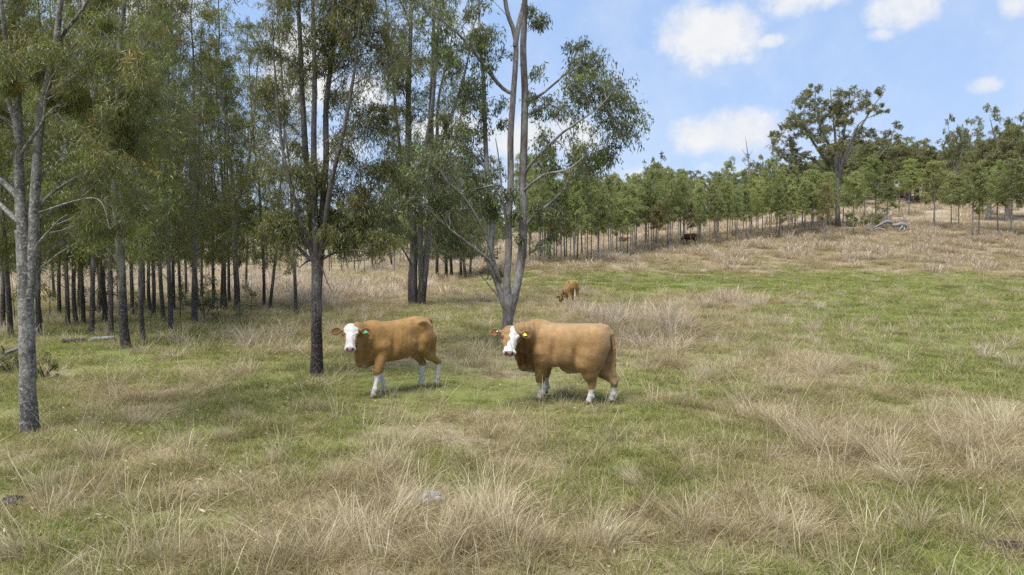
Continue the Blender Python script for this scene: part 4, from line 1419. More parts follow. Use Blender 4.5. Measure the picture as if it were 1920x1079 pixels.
def build_grass():
    rng = np.random.default_rng(7)
    ca = bpy.data.collections.new('grass_sources')
    # 0-3 turf, 4-6 olive, 7-10 thatch, 11-14 straw tussock, 15-16 sparse stalks, 17-18 litter ; names sort in this order
    k = 0
    def nm():
        nonlocal k
        k += 1
        return 'grass_tuft_' + chr(96 + k)
    for i in range(4):
        tuft(nm(), [(blades(rng, 120, 0.20, (0.03, 0.12), 0.0055, 0.65, 0.9), 0), (blades(rng, 26, 0.2, (0.06, 0.16), 0.004, 0.8, 0.9), 1)], [GREEN, THATCH], ca)
    for i in range(3):
        tuft(nm(), [(blades(rng, 75, 0.22, (0.05, 0.17), 0.0048, 0.75, 0.9), 0), (blades(rng, 45, 0.22, (0.08, 0.22), 0.0042, 0.9, 0.8), 1), (blades(rng, 30, 0.2, (0.04, 0.10), 0.005, 0.6, 0.9), 2)], [OLIVE, THATCH, GREEN], ca)
    for i in range(4):
        tuft(nm(), [(blades(rng, 80, 0.26, (0.12, 0.34), 0.0042, 1.2, 0.5, lie=1), 0), (blades(rng, 45, 0.22, (0.08, 0.26), 0.0042, 0.8, 0.9), 0), (blades(rng, 22, 0.24, (0.05, 0.14), 0.005, 0.7, 0.8), 1)], [THATCH, OLIVE], ca)
    for i in range(4):
        cb = None if i < 3 else 0.3
        tuft(nm(), [(blades(rng, 85, 0.20, (0.25, 0.88), 0.0048, 0.42, 1.3, comb=cb, seed_head=.2), 0), (blades(rng, 95, 0.28, (0.15, 0.45), 0.0045, 1.0, 1.0), 1),
                    (blades(rng, 60, 0.30, (0.2, 0.5), 0.0045, 1.3, 0.4, lie=1), 1), (blades(rng, 30, 0.2, (0.1, 0.3), 0.005, 0.6, 0.8), 2)], [STRAW, THATCH, OLIVE], ca)
    for i in range(2):
        tuft(nm(), [(blades(rng, 16, 0.14, (0.35, 0.85), 0.0048, 0.25, 0.8, seed_head=.6), 0), (blades(rng, 30, 0.2, (0.15, 0.4), 0.004, 0.7, 0.9), 1)], [STRAW, THATCH], ca)
    for i in range(2):
        tuft(nm(), [(flat_leaves(rng, 9, 0.4), 0)], [LITTER], ca)
    for i in range(3):      # 19-21 upright clumps seen from afar
        tuft('grass_tuft_w' + 'abc'[i], [(blades(rng, 90, 0.28, (0.30, 1.0), 0.010, 0.32, 1.1, seed_head=.3), 0), (blades(rng, 70, 0.42, (0.2, 0.55), 0.010, 0.9, 0.8), 1), (blades(rng, 45, 0.35, (0.1, 0.4), 0.010, 0.7, 0.8), 2)], [SEEDY, THATCH, OLIVE], ca)
    for i in range(3):      # 22-24 broad coarse clumps of the far slope
        tuft('grass_tuft_x' + 'abc'[i], [(blades(rng, 110, 0.62, (0.35, 1.05), 0.030, 0.30, 0.9, seed_head=.3), 0), (blades(rng, 60, 0.75, (0.2, 0.5), 0.030, 0.9, 0.8), 1)], [SEEDY, THATCH], ca)
    Ps, Rs, Ss, Is = [], [], [], []

    def put(P, s, idx, hz=1.0, tilt=0.12):
        n = len(P)
        if not n:
            return
        Ps.append(P)
        Rs.append(np.stack([rng.normal(0, tilt, n), rng.normal(0, tilt, n), rng.uniform(0, 6.283, n)], 1))
        s = np.broadcast_to(s, (n,)) * rng.uniform(0.75, 1.3, n)
        Ss.append(np.stack([s, s, s * hz * rng.uniform(0.8, 1.25, n)], 1))
        Is.append(idx)

    def wedge(y0, y1, dens):
        area = 0.82 * (y1 * y1 - y0 * y0) + 5 * (y1 - y0)
        n = int(area * dens)
        Y = np.sqrt(rng.uniform(y0 * y0, y1 * y1, n))
        X = rng.uniform(-1, 1, n) * (0.82 * Y + 2.5)
        return X, Y

    zones = [(3.5, 9, 46, 1.0), (9, 14, 34, 1.15), (14, 22, 18, 1.6), (22, 36, 8.5, 2.3), (36, 60, 3.8, 3.4), (60, 110, 1.4, 5.0), (110, 330, 0.07, 10.0)]
    for y0, y1, dens, s in zones:
        X, Y = wedge(y0, y1, dens)
        Z = terrain(X, Y)
        d = dryness(X, Y, Z)
        d2 = d + rng.normal(0, 0.20, len(X))
        P = np.stack([X, Y, Z], 1)
        sc = s * 0.95
        hz = 1.0 / (s ** 0.62)      # wide, not tall, clumps farther off
        bare = fbm(X / 1.7, Y / 1.7, seed=77, oct=3) > 0.63
        keep = ~bare | (rng.random(len(X)) < 0.35)
        g = keep & (d2 < 0.33)
        o = keep & (d2 >= 0.33) & (d2 < 0.60)
        t = keep & (d2 >= 0.60)
        # short cropped turf where the cattle stand
        uu = 960 + FPX * X / Y; vv = 470 + (CAM_H - Z) * FPX / Y
        crop = (uu > 640) & (uu < 1200) & (vv > 672) & (vv < 790)
        P_crop = crop & (rng.random(len(X)) < 0.93)
        g, o, t = g & ~P_crop, o & ~P_crop, t & ~P_crop
        cg = keep & P_crop
        put(P[cg], sc * 0.8, rng.integers(0, 7, cg.sum()), hz * 0.38)
        put(P[g], sc, rng.integers(0, 4, g.sum()), hz)
        put(P[o], sc, rng.integers(4, 7, o.sum()), hz)
        put(P[t], sc, rng.integers(7, 11, t.sum()), hz)
        # tall dry grass where it is driest
        cl = smst(vnoise(X / (0.8 if y0 < 22 else 1.5 if y0 < 60 else 2.2), Y / (0.8 if y0 < 22 else 1.5 if y0 < 60 else 2.8), seed=55), 0.42, 0.72)
        pt = cl * (smst(d, 0.66, 1.08) if y0 < 60 else smst(d, 0.50, 0.85)) * (0.20 if y0 < 14 else 0.40 if y0 < 36 else 1.0)
        q = (rng.random(len(X)) < pt) & (~P_crop | (rng.random(len(X)) < 0.35))
        if y0 < 22:
            put(P[q], 0.80 * s ** 0.50, rng.integers(11, 15, q.sum()), 0.9)
        else:
            q &= rng.random(len(X)) < (0.6 if y0 < 36 else 0.5 if y0 < 60 else 0.42 if y0 < 110 else 0.8)
            lo_ = 19 if y0 < 36 else 22
            put(P[q], (1.05 if y0 < 36 else 0.85 if y0 < 60 else 1.05 if y0 < 110 else 2.0), rng.integers(lo_, lo_ + 3, q.sum()), 0.95, 0.05)
        if 14 <= y0 < 110:
            q = (rng.random(len(X)) < (0.008 if y0 < 22 else 0.016 if y0 < 36 else 0.03)) & ~P_crop
            put(P[q], 0.62 if y0 < 60 else 0.9, rng.integers(19, 22, q.sum()), 0.8, 0.05)
        if y0 < 36:
            q = rng.random(len(X)) < (0.030 + 0.05 * smst(d, 0.4, 0.9)) * (1 if y0 < 14 else 1.6)
            put(P[q], 0.9, rng.integers(15, 17, q.sum()), 0.9)
            lf = np.exp(-((X + 0.45 * Y) / (0.30 * Y)) ** 2)
            q = rng.random(len(X)) < 0.03 + 0.12 * lf
            put(P[q], 1.0, rng.integers(17, 19, q.sum()), 1.0, 0.02)
    # the big straw tussocks one can point at
    for u, v, s in TUSS:
        g = ground_at(u, v)
        s *= 0.82 if v > 850 and 600 < u < 1020 else 0.95
        n = 3 if g[1] < 20 else 5
        P = g + rng.normal(0, 0.24 * s if g[1] < 20 else 0.6, (n, 3)) * [1, 1, 0]
        P[:, 2] = terrain(P[:, 0], P[:, 1])
        put(P, s * (1.0 if g[1] < 20 else 1.25), rng.integers(11, 15, n) if g[1] < 20 else rng.integers(19, 22, n), 0.95)
    P = np.concatenate(Ps); Rr = np.concatenate(Rs); Sx = np.concatenate(Ss); I = np.concatenate(Is)
    # keep the tallest stalks from hiding the cattle's feet completely
    print('grass instances', len(P))
    tall = ((I >= 11) & (I <= 16)) | (I >= 19)
    lit = (I == 17) | (I == 18)
    low = ~tall & ~lit
    for cu, cv in ((1293, 459.5), (1168, 459), (477, 500), (534, 496), (1071, 577)):     # trodden ground beside the distant cattle
        g = ground_at(cu, cv)
        back = 7.0 if g[1] > 60 else 0.9
        tall &= ~((np.abs(P[:, 0] - g[0] * P[:, 1] / g[1]) < 1.6) & (P[:, 1] > g[1] - back) & (P[:, 1] < g[1] + 1.0))
    scatter('grass', ca, P[low], Rr[low], Sx[low], I[low], 'short green and straw coloured pasture grass covering the paddock')
    scatter('dry_grass', ca, P[tall], Rr[tall], Sx[tall], I[tall], 'tall dry straw coloured grass in loose tussocks across the paddock')
    scatter('leaf_litter', ca, P[lit], Rr[lit], Sx[lit], I[lit], 'pale fallen gum leaves scattered over the ground')
# ------------------------------------------------------------------ the four trees nearest the camera
def stem_px(base, Yb, pts, radii_px, n=34, rng=None, wob=0.02):
    """pts: (u, v, depth offset); radii in photo pixels at the tree's distance"""
    P = np.array([pix(u, v, Yb + d) for u, v, d in pts]) - base
    L = smooth_line(P, n, wob, rng or np.random.default_rng(1))
    d = np.linspace(0, 1, n)
    r = np.interp(d, np.linspace(0, 1, len(radii_px)), radii_px) / FPX * Yb
    return L, r


def blobs_px(base, Yb, regions, rng, rk=1.0):
    out = []
    for u, v, ru, rv, n, r in regions:
        r = r * rk
        for _ in range(n):
            a, q = rng.uniform(0, 6.283), math.sqrt(rng.random())
            w = rng.normal(0, 0.45)
            c = pix(u + math.cos(a) * q * ru, v + math.sin(a) * q * rv, Yb + w * ru / FPX * Yb)
            out.append((c - base, r / FPX * Yb * rng.uniform(.7, 1.3)))
    return out


def near_trees():
    # A: mottled grey gum at the left edge
    g = ground_at(55, 812); Y = g[1]; rng = np.random.default_rng(11)
    S = lambda pts, r, n=34: stem_px(g, Y, pts, r, n, rng)
    stems = [S([(56, 822, 0), (53, 740, 0), (51, 640, 0), (48, 560, 0), (46, 500, 0), (42, 430, 0)], [17.5, 14, 13.5, 13, 13, 12]),
             S([(44, 440, 0), (37, 370, 0), (35, 300, 0), (33, 220, 0), (34, 140, .1), (39, 46, .2), (46, -60, .3), (52, -230, .4)], [10, 9, 7.5, 6.5, 5.5, 4.5, 3, 1.2]),
             S([(54, 560, 0), (61, 490, 0), (65, 408, 0), (68, 324, 0), (74, 222, 0), (88, 153, -.1), (104, 83, -.2), (114, -10, -.3), (130, -180, -.4)], [10, 9.5, 9, 8, 7.5, 6, 5, 4, 1.2]),
             S([(34, 250, 0), (22, 210, .1), (8, 176, .2), (-6, 90, .4), (-30, -60, .6)], [5, 4.5, 4, 3, 1.2], 20),
             S([(35, 190, 0), (24, 139, -.1), (8, 60, -.3), (-4, -60, -.5)], [5, 4.5, 3.5, 1.2], 20),
             S([(34, 415, 0), (12, 395, .1), (-8, 375, .2), (-60, 330, .6)], [5, 4.5, 4, 2], 14),
             S([(36, 372, 0), (14, 348, .1), (-20, 322, .3)], [6, 5.5, 4], 14),
             S([(92, 140, 0), (120, 110, .1), (152, 66, .3), (190, 38, .5), (240, -20, .8)], [4.5, 4, 3, 2, 1], 20),
             S([(104, 83, 0), (130, 50, -.2), (158, 14, -.4), (185, -50, -.6)], [4, 3.4, 2.6, 1.2], 16),
             S([(67, 392, 0), (98, 362, .1), (150, 330, .3), (222, 315, .5), (290, 312, .7)], [3.2, 2.8, 2.2, 1.5, 0.8], 22),
             S([(63, 470, 0), (84, 440, -.2), (108, 416, -.3), (126, 404, -.4)], [3.4, 2.8, 2.0, 1.0], 12),
             S([(70, 400, 0), (130, 380, -.2), (178, 372, -.4), (198, 392, -.5), (206, 430, -.5)], [2.2, 2, 1.5, 1.1, .6], 18),
             S([(38, 290, 0), (62, 256, -.2), (82, 222, -.3), (86, 180, -.4)], [3.5, 3, 2.5, 1.5], 14)]
    bl = blobs_px(g, Y, [(190, 395, 80, 50, 8, 34), (215, 270, 85, 90, 14, 38), (190, 110, 110, 120, 22, 40), (30, 60, 90, 110, 16, 38), (120, -90, 170, 70, 22, 40), (-30, 200, 50, 120, 10, 36), (130, 200, 50, 60, 5, 30)], rng)
    V, Q, cr, n = make_tree_geo(12, stems, bl, leaf=(0.125, 0.013), leaves_per_twig=38, twigs=13, droop=1.0, rust=0.12, branch_r=0.013, twig_r=0.0028)
    t = plant('gum_tree', V, Q, cr, BARK_GREY, LEAF_OLIVE, g)
    tag(t, 'large grey gum with mottled bark forking low, nearest tree at the left edge', 'tree', 'gum trees nearest the camera')
    # B: dark trunk breaking into a bundle of upright stems
    g = ground_at(594, 706); Y = g[1]; rng = np.random.default_rng(21)
    S = lambda pts, r, n=34: stem_px(g, Y, pts, r, n, rng)
    stems = [S([(594, 716, 0), (594, 660, 0), (593, 600, 0), (594, 540, 0), (596, 474, 0)], [14, 10.5, 10, 10, 12]),
             S([(588, 490, 0), (585, 420, .1), (577, 330, .2), (569, 220, .3), (563, 90, .4), (557, -60, .5), (552, -200, .5)], [7, 6.2, 5.5, 4.8, 4, 2.4, .8]),
             S([(594, 480, 0), (590, 380, -.1), (589, 280, -.1), (590, 150, -.2), (587, 10, -.2), (585, -160, -.3)], [7, 6, 5, 4, 3, 1]),
             S([(600, 484, 0), (604, 400, .1), (611, 300, .1), (611, 200, .2), (624, 80, .3), (632, -60, .4), (640, -190, .4)], [7, 6, 5.5, 4.8, 4, 2.4, .8]),
             S([(602, 480, 0), (610, 420, -.3), (622, 340, -.5), (648, 230, -.7), (668, 110, -.8), (680, -50, -1)], [5, 4.4, 3.6, 3, 2, 1]),
             S([(586, 480, 0), (566, 420, -.2), (548, 360, -.4), (530, 280, -.5), (520, 190, -.6), (512, 60, -.8)], [4.5, 3.8, 3, 2.4, 1.8, .8]),
             S([(583, 488, 0), (560, 466, .2), (538, 446, .3), (508, 434, .5)], [4, 3, 2.2, 1], 14),
             S([(604, 486, 0), (630, 474, -.2), (664, 470, -.4), (700, 474, -.6)], [3.2, 2.6, 1.9, .9], 14),
             S([(603, 470, 0), (624, 440, -.1), (650, 420, -.2), (690, 410, -.3)], [3.4, 2.6, 2, .9], 14),
             S([(603, 500, -.15), (608, 516, -.2), (614, 532, -.25), (622, 549, -.3)], [1.6, 1.4, 1.2, .9], 8),
             S([(586, 486, 0), (577, 490, .1), (566, 497, .2), (560, 502, .3)], [2, 1.8, 1.2, .8], 8)]
    bl = blobs_px(g, Y, [(672, 110, 78, 150, 34, 36), (600, 10, 110, 80, 16, 32), (520, 110, 50, 130, 11, 28), (692, 300, 60, 90, 17, 32), (618, 330, 50, 90, 5, 24), (535, 350, 55, 80, 11, 28),
                         (680, 425, 66, 40, 15, 24), (585, 420, 70, 40, 7, 24), (610, -110, 130, 60, 18, 36), (520, 425, 30, 22, 4, 20)], rng, 1.4)
    V, Q, cr, n = make_tree_geo(22, stems, bl, leaf=(0.135, 0.018), leaves_per_twig=24, twigs=17, droop=1.0, rust=0.03, branch_r=0.013, twig_r=0.0035)
    t = plant('gum_tree', V, Q, cr, BARK_DARK, LEAF_OLIVE, g)
    tag(t, 'dark trunked gum just left of the white-faced cow, splitting into many upright stems', 'tree', 'gum trees nearest the camera')
    # C: twin blackish butts farther back
    g = ground_at(783, 574); Y = g[1]; rng = np.random.default_rng(31)
    S = lambda pts, r, n=30: stem_px(g, Y, pts, r, n, rng, 0.05)
    stems = [S([(776, 580, 0), (774, 550, 0), (774, 510, 0), (777, 470, 0), (774, 420, 0), (768, 330, 0), (766, 200, .5), (769, 62, .5), (772, -80, .5)], [10, 8, 7, 6.5, 6, 5, 4, 3, 1]),
             S([(789, 582, 0), (791, 550, 0), (796, 510, 0), (801, 465, 0), (806, 420, 0), (810, 330, .3), (808, 200, .5), (812, 80, .6), (812, -90, .6)], [9.5, 7, 6, 5.5, 5, 4, 3.4, 2.4, .8]),
             S([(790, 540, 0), (789, 470, -.4), (788, 390, -.8), (789, 331, -1), (800, 260, -1), (812, 190, -1), (818, 100, -1.1), (828, -50, -1.2)], [5, 5, 4.5, 4, 3.6, 3, 2.3, 1]),
             S([(806, 420, 0), (818, 340, .3), (828, 270, .5), (845, 218, .8), (868, 150, 1), (890, 40, 1)], [4, 4, 3.4, 3, 2, 1]),
             S([(800, 480, 0), (812, 380, 1), (818, 300, 1.4), (824, 180, 2), (850, 60, 2)], [4, 4, 3.4, 2.5, 1]),
             S([(774, 440, 0), (760, 340, .8), (745, 250, 1), (735, 130, 1.2), (722, -10, 1.2)], [4, 3.4, 2.8, 2, 1]),
             S([(775, 500, 0), (764, 483, -.5), (756, 470, -.8), (748, 462, -1)], [2.4, 2, 1.5, 1], 8)]
    bl = blobs_px(g, Y, [(800, 120, 95, 170, 70, 24), (740, 180, 50, 150, 28, 22), (800, 330, 85, 70, 34, 22), (790, -50, 110, 60, 18, 24), (770, 420, 60, 26, 7, 18)], rng, 1.3)
    V, Q, cr, n = make_tree_geo(32, stems, bl, leaf=(0.17, 0.036), leaves_per_twig=17, twigs=13, droop=0.85, rust=0.07, branch_r=0.014, twig_r=0.005)
    t = plant('gum_tree', V, Q, cr, BARK_DARK, LEAF_GREY, g)
    tag(t, 'tall gum standing on two blackish trunks behind the white-faced cow', 'tree', 'gum trees nearest the camera')
    # D: smooth pale gum behind the bull
    g = ground_at(948, 650); Y = g[1]; rng = np.random.default_rng(41)
    S = lambda pts, r, n=34: stem_px(g, Y, pts, r, n, rng, 0.015)
    stems = [S([(944, 664, 0), (948, 630, 0), (952, 600, 0), (954, 572, 0), (956, 550, 0)], [14, 11, 10.5, 11, 10]),
             S([(950, 585, 0), (937, 545, 0), (926, 513, 0), (918, 490, 0), (923, 433, .1), (920, 389, .1), (913, 320, .2), (909, 233, .3), (907, 156, .4), (899, 60, .5), (895, -60, .6)], [6, 5.6, 5.2, 4.8, 4.6, 4.4, 4, 3.5, 2.8, 2.1, 1]),
             S([(952, 580, 0), (950, 522, 0), (954, 463, 0), (953, 419, 0), (957, 359, 0), (957, 300, 0), (957, 253, -.1), (962, 175, -.1), (968, 78, -.2), (954, 31, -.2), (946, -10, -.3), (940, -120, -.4)], [8, 7, 6.5, 6.2, 6, 5.8, 5.5, 5, 4.6, 4, 3.4, 2]),
             S([(966, 88, -.2), (974, 40, -.2), (984, 0, -.1), (992, -100, 0)], [5, 4.5, 4, 2], 14),
             S([(957, 590, 0), (968, 540, 0), (976, 500, .1), (979, 470, .1), (981, 419, .1), (980, 350, .2), (983, 253, .2), (984, 175, .2), (981, 97, .2), (984, 19, .3), (986, -110, .4)], [8, 8.2, 8, 7.6, 7.2, 6.8, 6.5, 6.2, 5.5, 4.6, 2.2]),
             S([(984, 325, .2), (1000, 302, 0), (1022, 280, -.2), (1055, 249, -.5), (1083, 230, -.8), (1125, 200, -1.0), (1150, 170, -1.1)], [3.6, 3.2, 2.8, 2.2, 1.6, 1.0, .6], 22),
             S([(986, 200, .2), (1000, 186, .4), (1020, 174, .6), (1050, 148, .9), (1090, 110, 1.2)], [3, 2.6, 2.1, 1.5, .7], 16),
             S([(982, 428, .1), (1000, 405, .1), (1027, 385, .1), (1052, 360, .1), (1070, 330, 0)], [3.5, 3, 2.3, 1.6, .8], 16),
             S([(979, 362, .2), (1000, 342, -.2), (1026, 326, -.4), (1065, 318, -.6), (1100, 290, -.8)], [3, 2.6, 2.1, 1.5, .7], 16),
             S([(960, 175, 0), (945, 168, 0), (920, 140, -.2), (896, 109, -.4), (865, 70, -.6), (826, 35, -.9)], [3.6, 3.3, 3, 2.6, 2, 1], 20),
             S([(912, 318, .2), (896, 300, .1), (872, 272, -.1), (850, 240, -.3)], [2.6, 2.2, 1.7, .8], 14),
             S([(940, 530, 0), (928, 505, -.2), (912, 484, -.4), (885, 463, -.6), (843, 430, -.9)], [4, 3.4, 2.8, 2.2, 1.1], 18),
             S([(935, 520, 0), (920, 470, -.3), (900, 420, -.6), (870, 370, -.9), (838, 340, -1.1)], [3, 2.6, 2.2, 1.6, .8], 18),
             S([(952, 400, 0), (940, 375, -.1), (925, 350, -.3), (905, 352, -.5), (880, 356, -.7)], [2.8, 2.3, 1.8, 1.3, .8], 14),
             S([(955, 460, 0), (946, 400, -.3), (938, 330, -.5), (930, 260, -.6)], [2.5, 2.0, 1.5, .8], 14)]
    bl = blobs_px(g, Y, [(1120, 150, 70, 60, 13, 32), (1160, 205, 34, 70, 12, 32), (1095, 235, 60, 50, 10, 30), (1055, 120, 50, 50, 7, 28), (1130, 285, 38, 24, 6, 26), (1075, 320, 50, 30, 7, 26), (1020, 190, 22, 40, 4, 24), (1040, 270, 30, 30, 3, 24),
                         (1010, 40, 22, 40, 4, 18), (890, 110, 65, 100, 18, 24), (850, 30, 90, 60, 16, 26), (920, 190, 35, 60, 6, 20), (820, 330, 80, 60, 20, 26), (775, 400, 60, 50, 17, 26), (870, 400, 60, 60, 16, 26),
                         (915, 350, 45, 55, 10, 22), (760, 340, 40, 40, 8, 24), (840, 470, 60, 20, 4, 20), (1020, 440, 20, 30, 3, 16), (1030, 395, 35, 25, 4, 18), (960, -70, 120, 50, 14, 28), (1085, 90, 30, 20, 2, 16),
                         (860, 220, 50, 70, 14, 24), (968, 410, 22, 60, 3, 12), (930, 490, 20, 25, 2, 10)], rng, 1.12)
    V, Q, cr, n = make_tree_geo(42, stems, bl, leaf=(0.145, 0.037), leaves_per_twig=11, twigs=14, droop=1.0, rust=0.10, branch_r=0.010, twig_r=0.0035)
    t = plant('gum_tree', V, Q, cr, BARK_GUM, LEAF_BROAD, g)
    tag(t, 'smooth pale grey gum with several stems rising directly behind the bull', 'tree', 'gum trees nearest the camera')


GROVE_PX = [(3, 617, 5.5), (14, 592, 4), (22, 631, 9), (72, 631, 8), (77, 611, 8), (129, 614, 6), (142, 611, 5), (147, 581, 4), (157, 609, 4), (170, 628, 5), (175, 589, 7), (184, 592, 4), (189, 583, 3.5),
            (198, 607, 8), (211, 631, 6), (222, 567, 6), (236, 653, 17), (248, 592, 6), (267, 642, 8), (271, 567, 6), (281, 585, 3.5), (288, 595, 7), (308, 608, 8), (321, 620, 5), (325, 581, 6), (340, 572, 4), (364, 606, 11),
            (371, 570, 4), (377, 561, 4.5), (400, 578, 5.5), (414, 581, 4), (423, 583, 6), (430, 570, 3.5), (445, 586, 15), (496, 578, 4.5), (504, 582, 4), (556, 591, 6), (-20, 600, 8), (-45, 640, 9), (-70, 590, 7), (110, 590, 5),
            (58, 585, 5), (350, 556, 5), (460, 552, 4), (40, 570, 5), (100, 560, 5)]
MID_PX = [(821, 524, 9), (837, 524, 8), (848, 522, 6), (863, 524, 6), (874, 524, 6), (881, 523, 5), (914, 521, 4), (700, 508, 4), (735, 505, 4)]
ORD = ['first', 'second', 'third', 'fourth', 'fifth', 'sixth', 'seventh', 'eighth', 'ninth', 'tenth', 'eleventh', 'twelfth', 'thirteenth', 'fourteenth', 'fifteenth', 'sixteenth', 'seventeenth', 'eighteenth',
       'nineteenth', 'twentieth']
ORD += ['twenty-' + o for o in ORD[:9]] + ['thirtieth'] + ['thirty-' + o for o in ORD[:9]] + ['fortieth'] + ['forty-' + o for o in ORD[:9]] + ['fiftieth'] + ['fifty-' + o for o in ORD[:9]]


def proto_once(store, k, name, bark, leafm, cache={}):
    """first use of a shape builds the tree itself, later ones copy it"""
    key = (name, k)
    if key not in cache:
        V, Q, cr = store[k]
        cache[key] = plant(name, V, Q, cr, bark, leafm, (0, 0, 0))
        cache[key]['category'] = 'tree'
        return cache[key], True
    return cache[key], False


def put_tree(store, k, name, bark, leafm, loc, rz, scale, label, group, own_leaf=None):
    src, first = proto_once(store, k, name, bark, leafm)
    if first:
        src.location, src.rotation_euler, src.scale = loc, (0, 0, rz), scale
        t = src
        if own_leaf is not None:
            for ch in t.children:
                if ch.name.startswith('crown'):
                    ch.material_slots[0].link = 'OBJECT'; ch.material_slots[0].material = own_leaf
    else:
        t = clone(src, loc, rz, scale, own_leaf or leafm)
    t['category'] = 'tree'
    tag(t, label, 'tree', group)
    return t


def build_grove():
    rng = np.random.default_rng(5)
    order = sorted(GROVE_PX)
    vis = [p for p in order if p[0] >= 0]
    for i, (u, v, w) in enumerate(order):
        g = ground_at(u, v)
        r = w / 2 / FPX * g[1]
        s = float(np.clip(r / 0.105, 0.78, 1.35))
        k = int(rng.integers(0, 6))
        zs = float(rng.uniform(0.9, 1.12)) * (0.86 if w < 5 else 1.0)
        if w >= 11:
            lab = {236: 'thick brown-barked gum at the front of the left grove, its bark pale higher up', 364: 'stout dark-barked gum toward the right side of the left grove',
                   445: 'stout gum with charred black butt and pale upper trunk at the grove\'s right side'}.get(u, 'stout gum in the left grove')
        elif u < 0:
            lab = 'grove gum just beyond the left edge of the photo, %s from the frame' % ORD[i]
        else:
            n = vis.index((u, v, w))
            kind = 'thin dark-trunked' if w < 5 else 'slim' if w < 7 else 'medium-sized'
            lab = '%s gum, %s trunk of the left grove counting from the left' % (kind, ORD[n])
        if u == 504:
            lab = 'thin gum leaning right at the right end of the left grove'
        bark = BARK_POLE
        t = put_tree(GROVE, k, 'gum_tree', bark, LEAF_OLIVE, g, float(rng.uniform(0, 6.28)), (s, s, zs), lab, 'gum trees of the left grove')
        if u == 504:
            t.rotation_euler = (0, R(5), 0)
    for i, (u, v, w) in enumerate(MID_PX):
        g = ground_at(u, v)
        r = w / 2 / FPX * g[1]
        s = float(np.clip(r / 0.105, 0.8, 1.6))
        put_tree(GROVE, (i * 2 + 1) % 6, 'gum_tree', BARK_POLE, LEAF_GREY, g, float(rng.uniform(0, 6.28)), (s, s, 0.82), 'slim gum beyond the twin-trunked tree, %s from the left of that row' % ORD[i], 'gum trees beyond the twin-trunked gum')


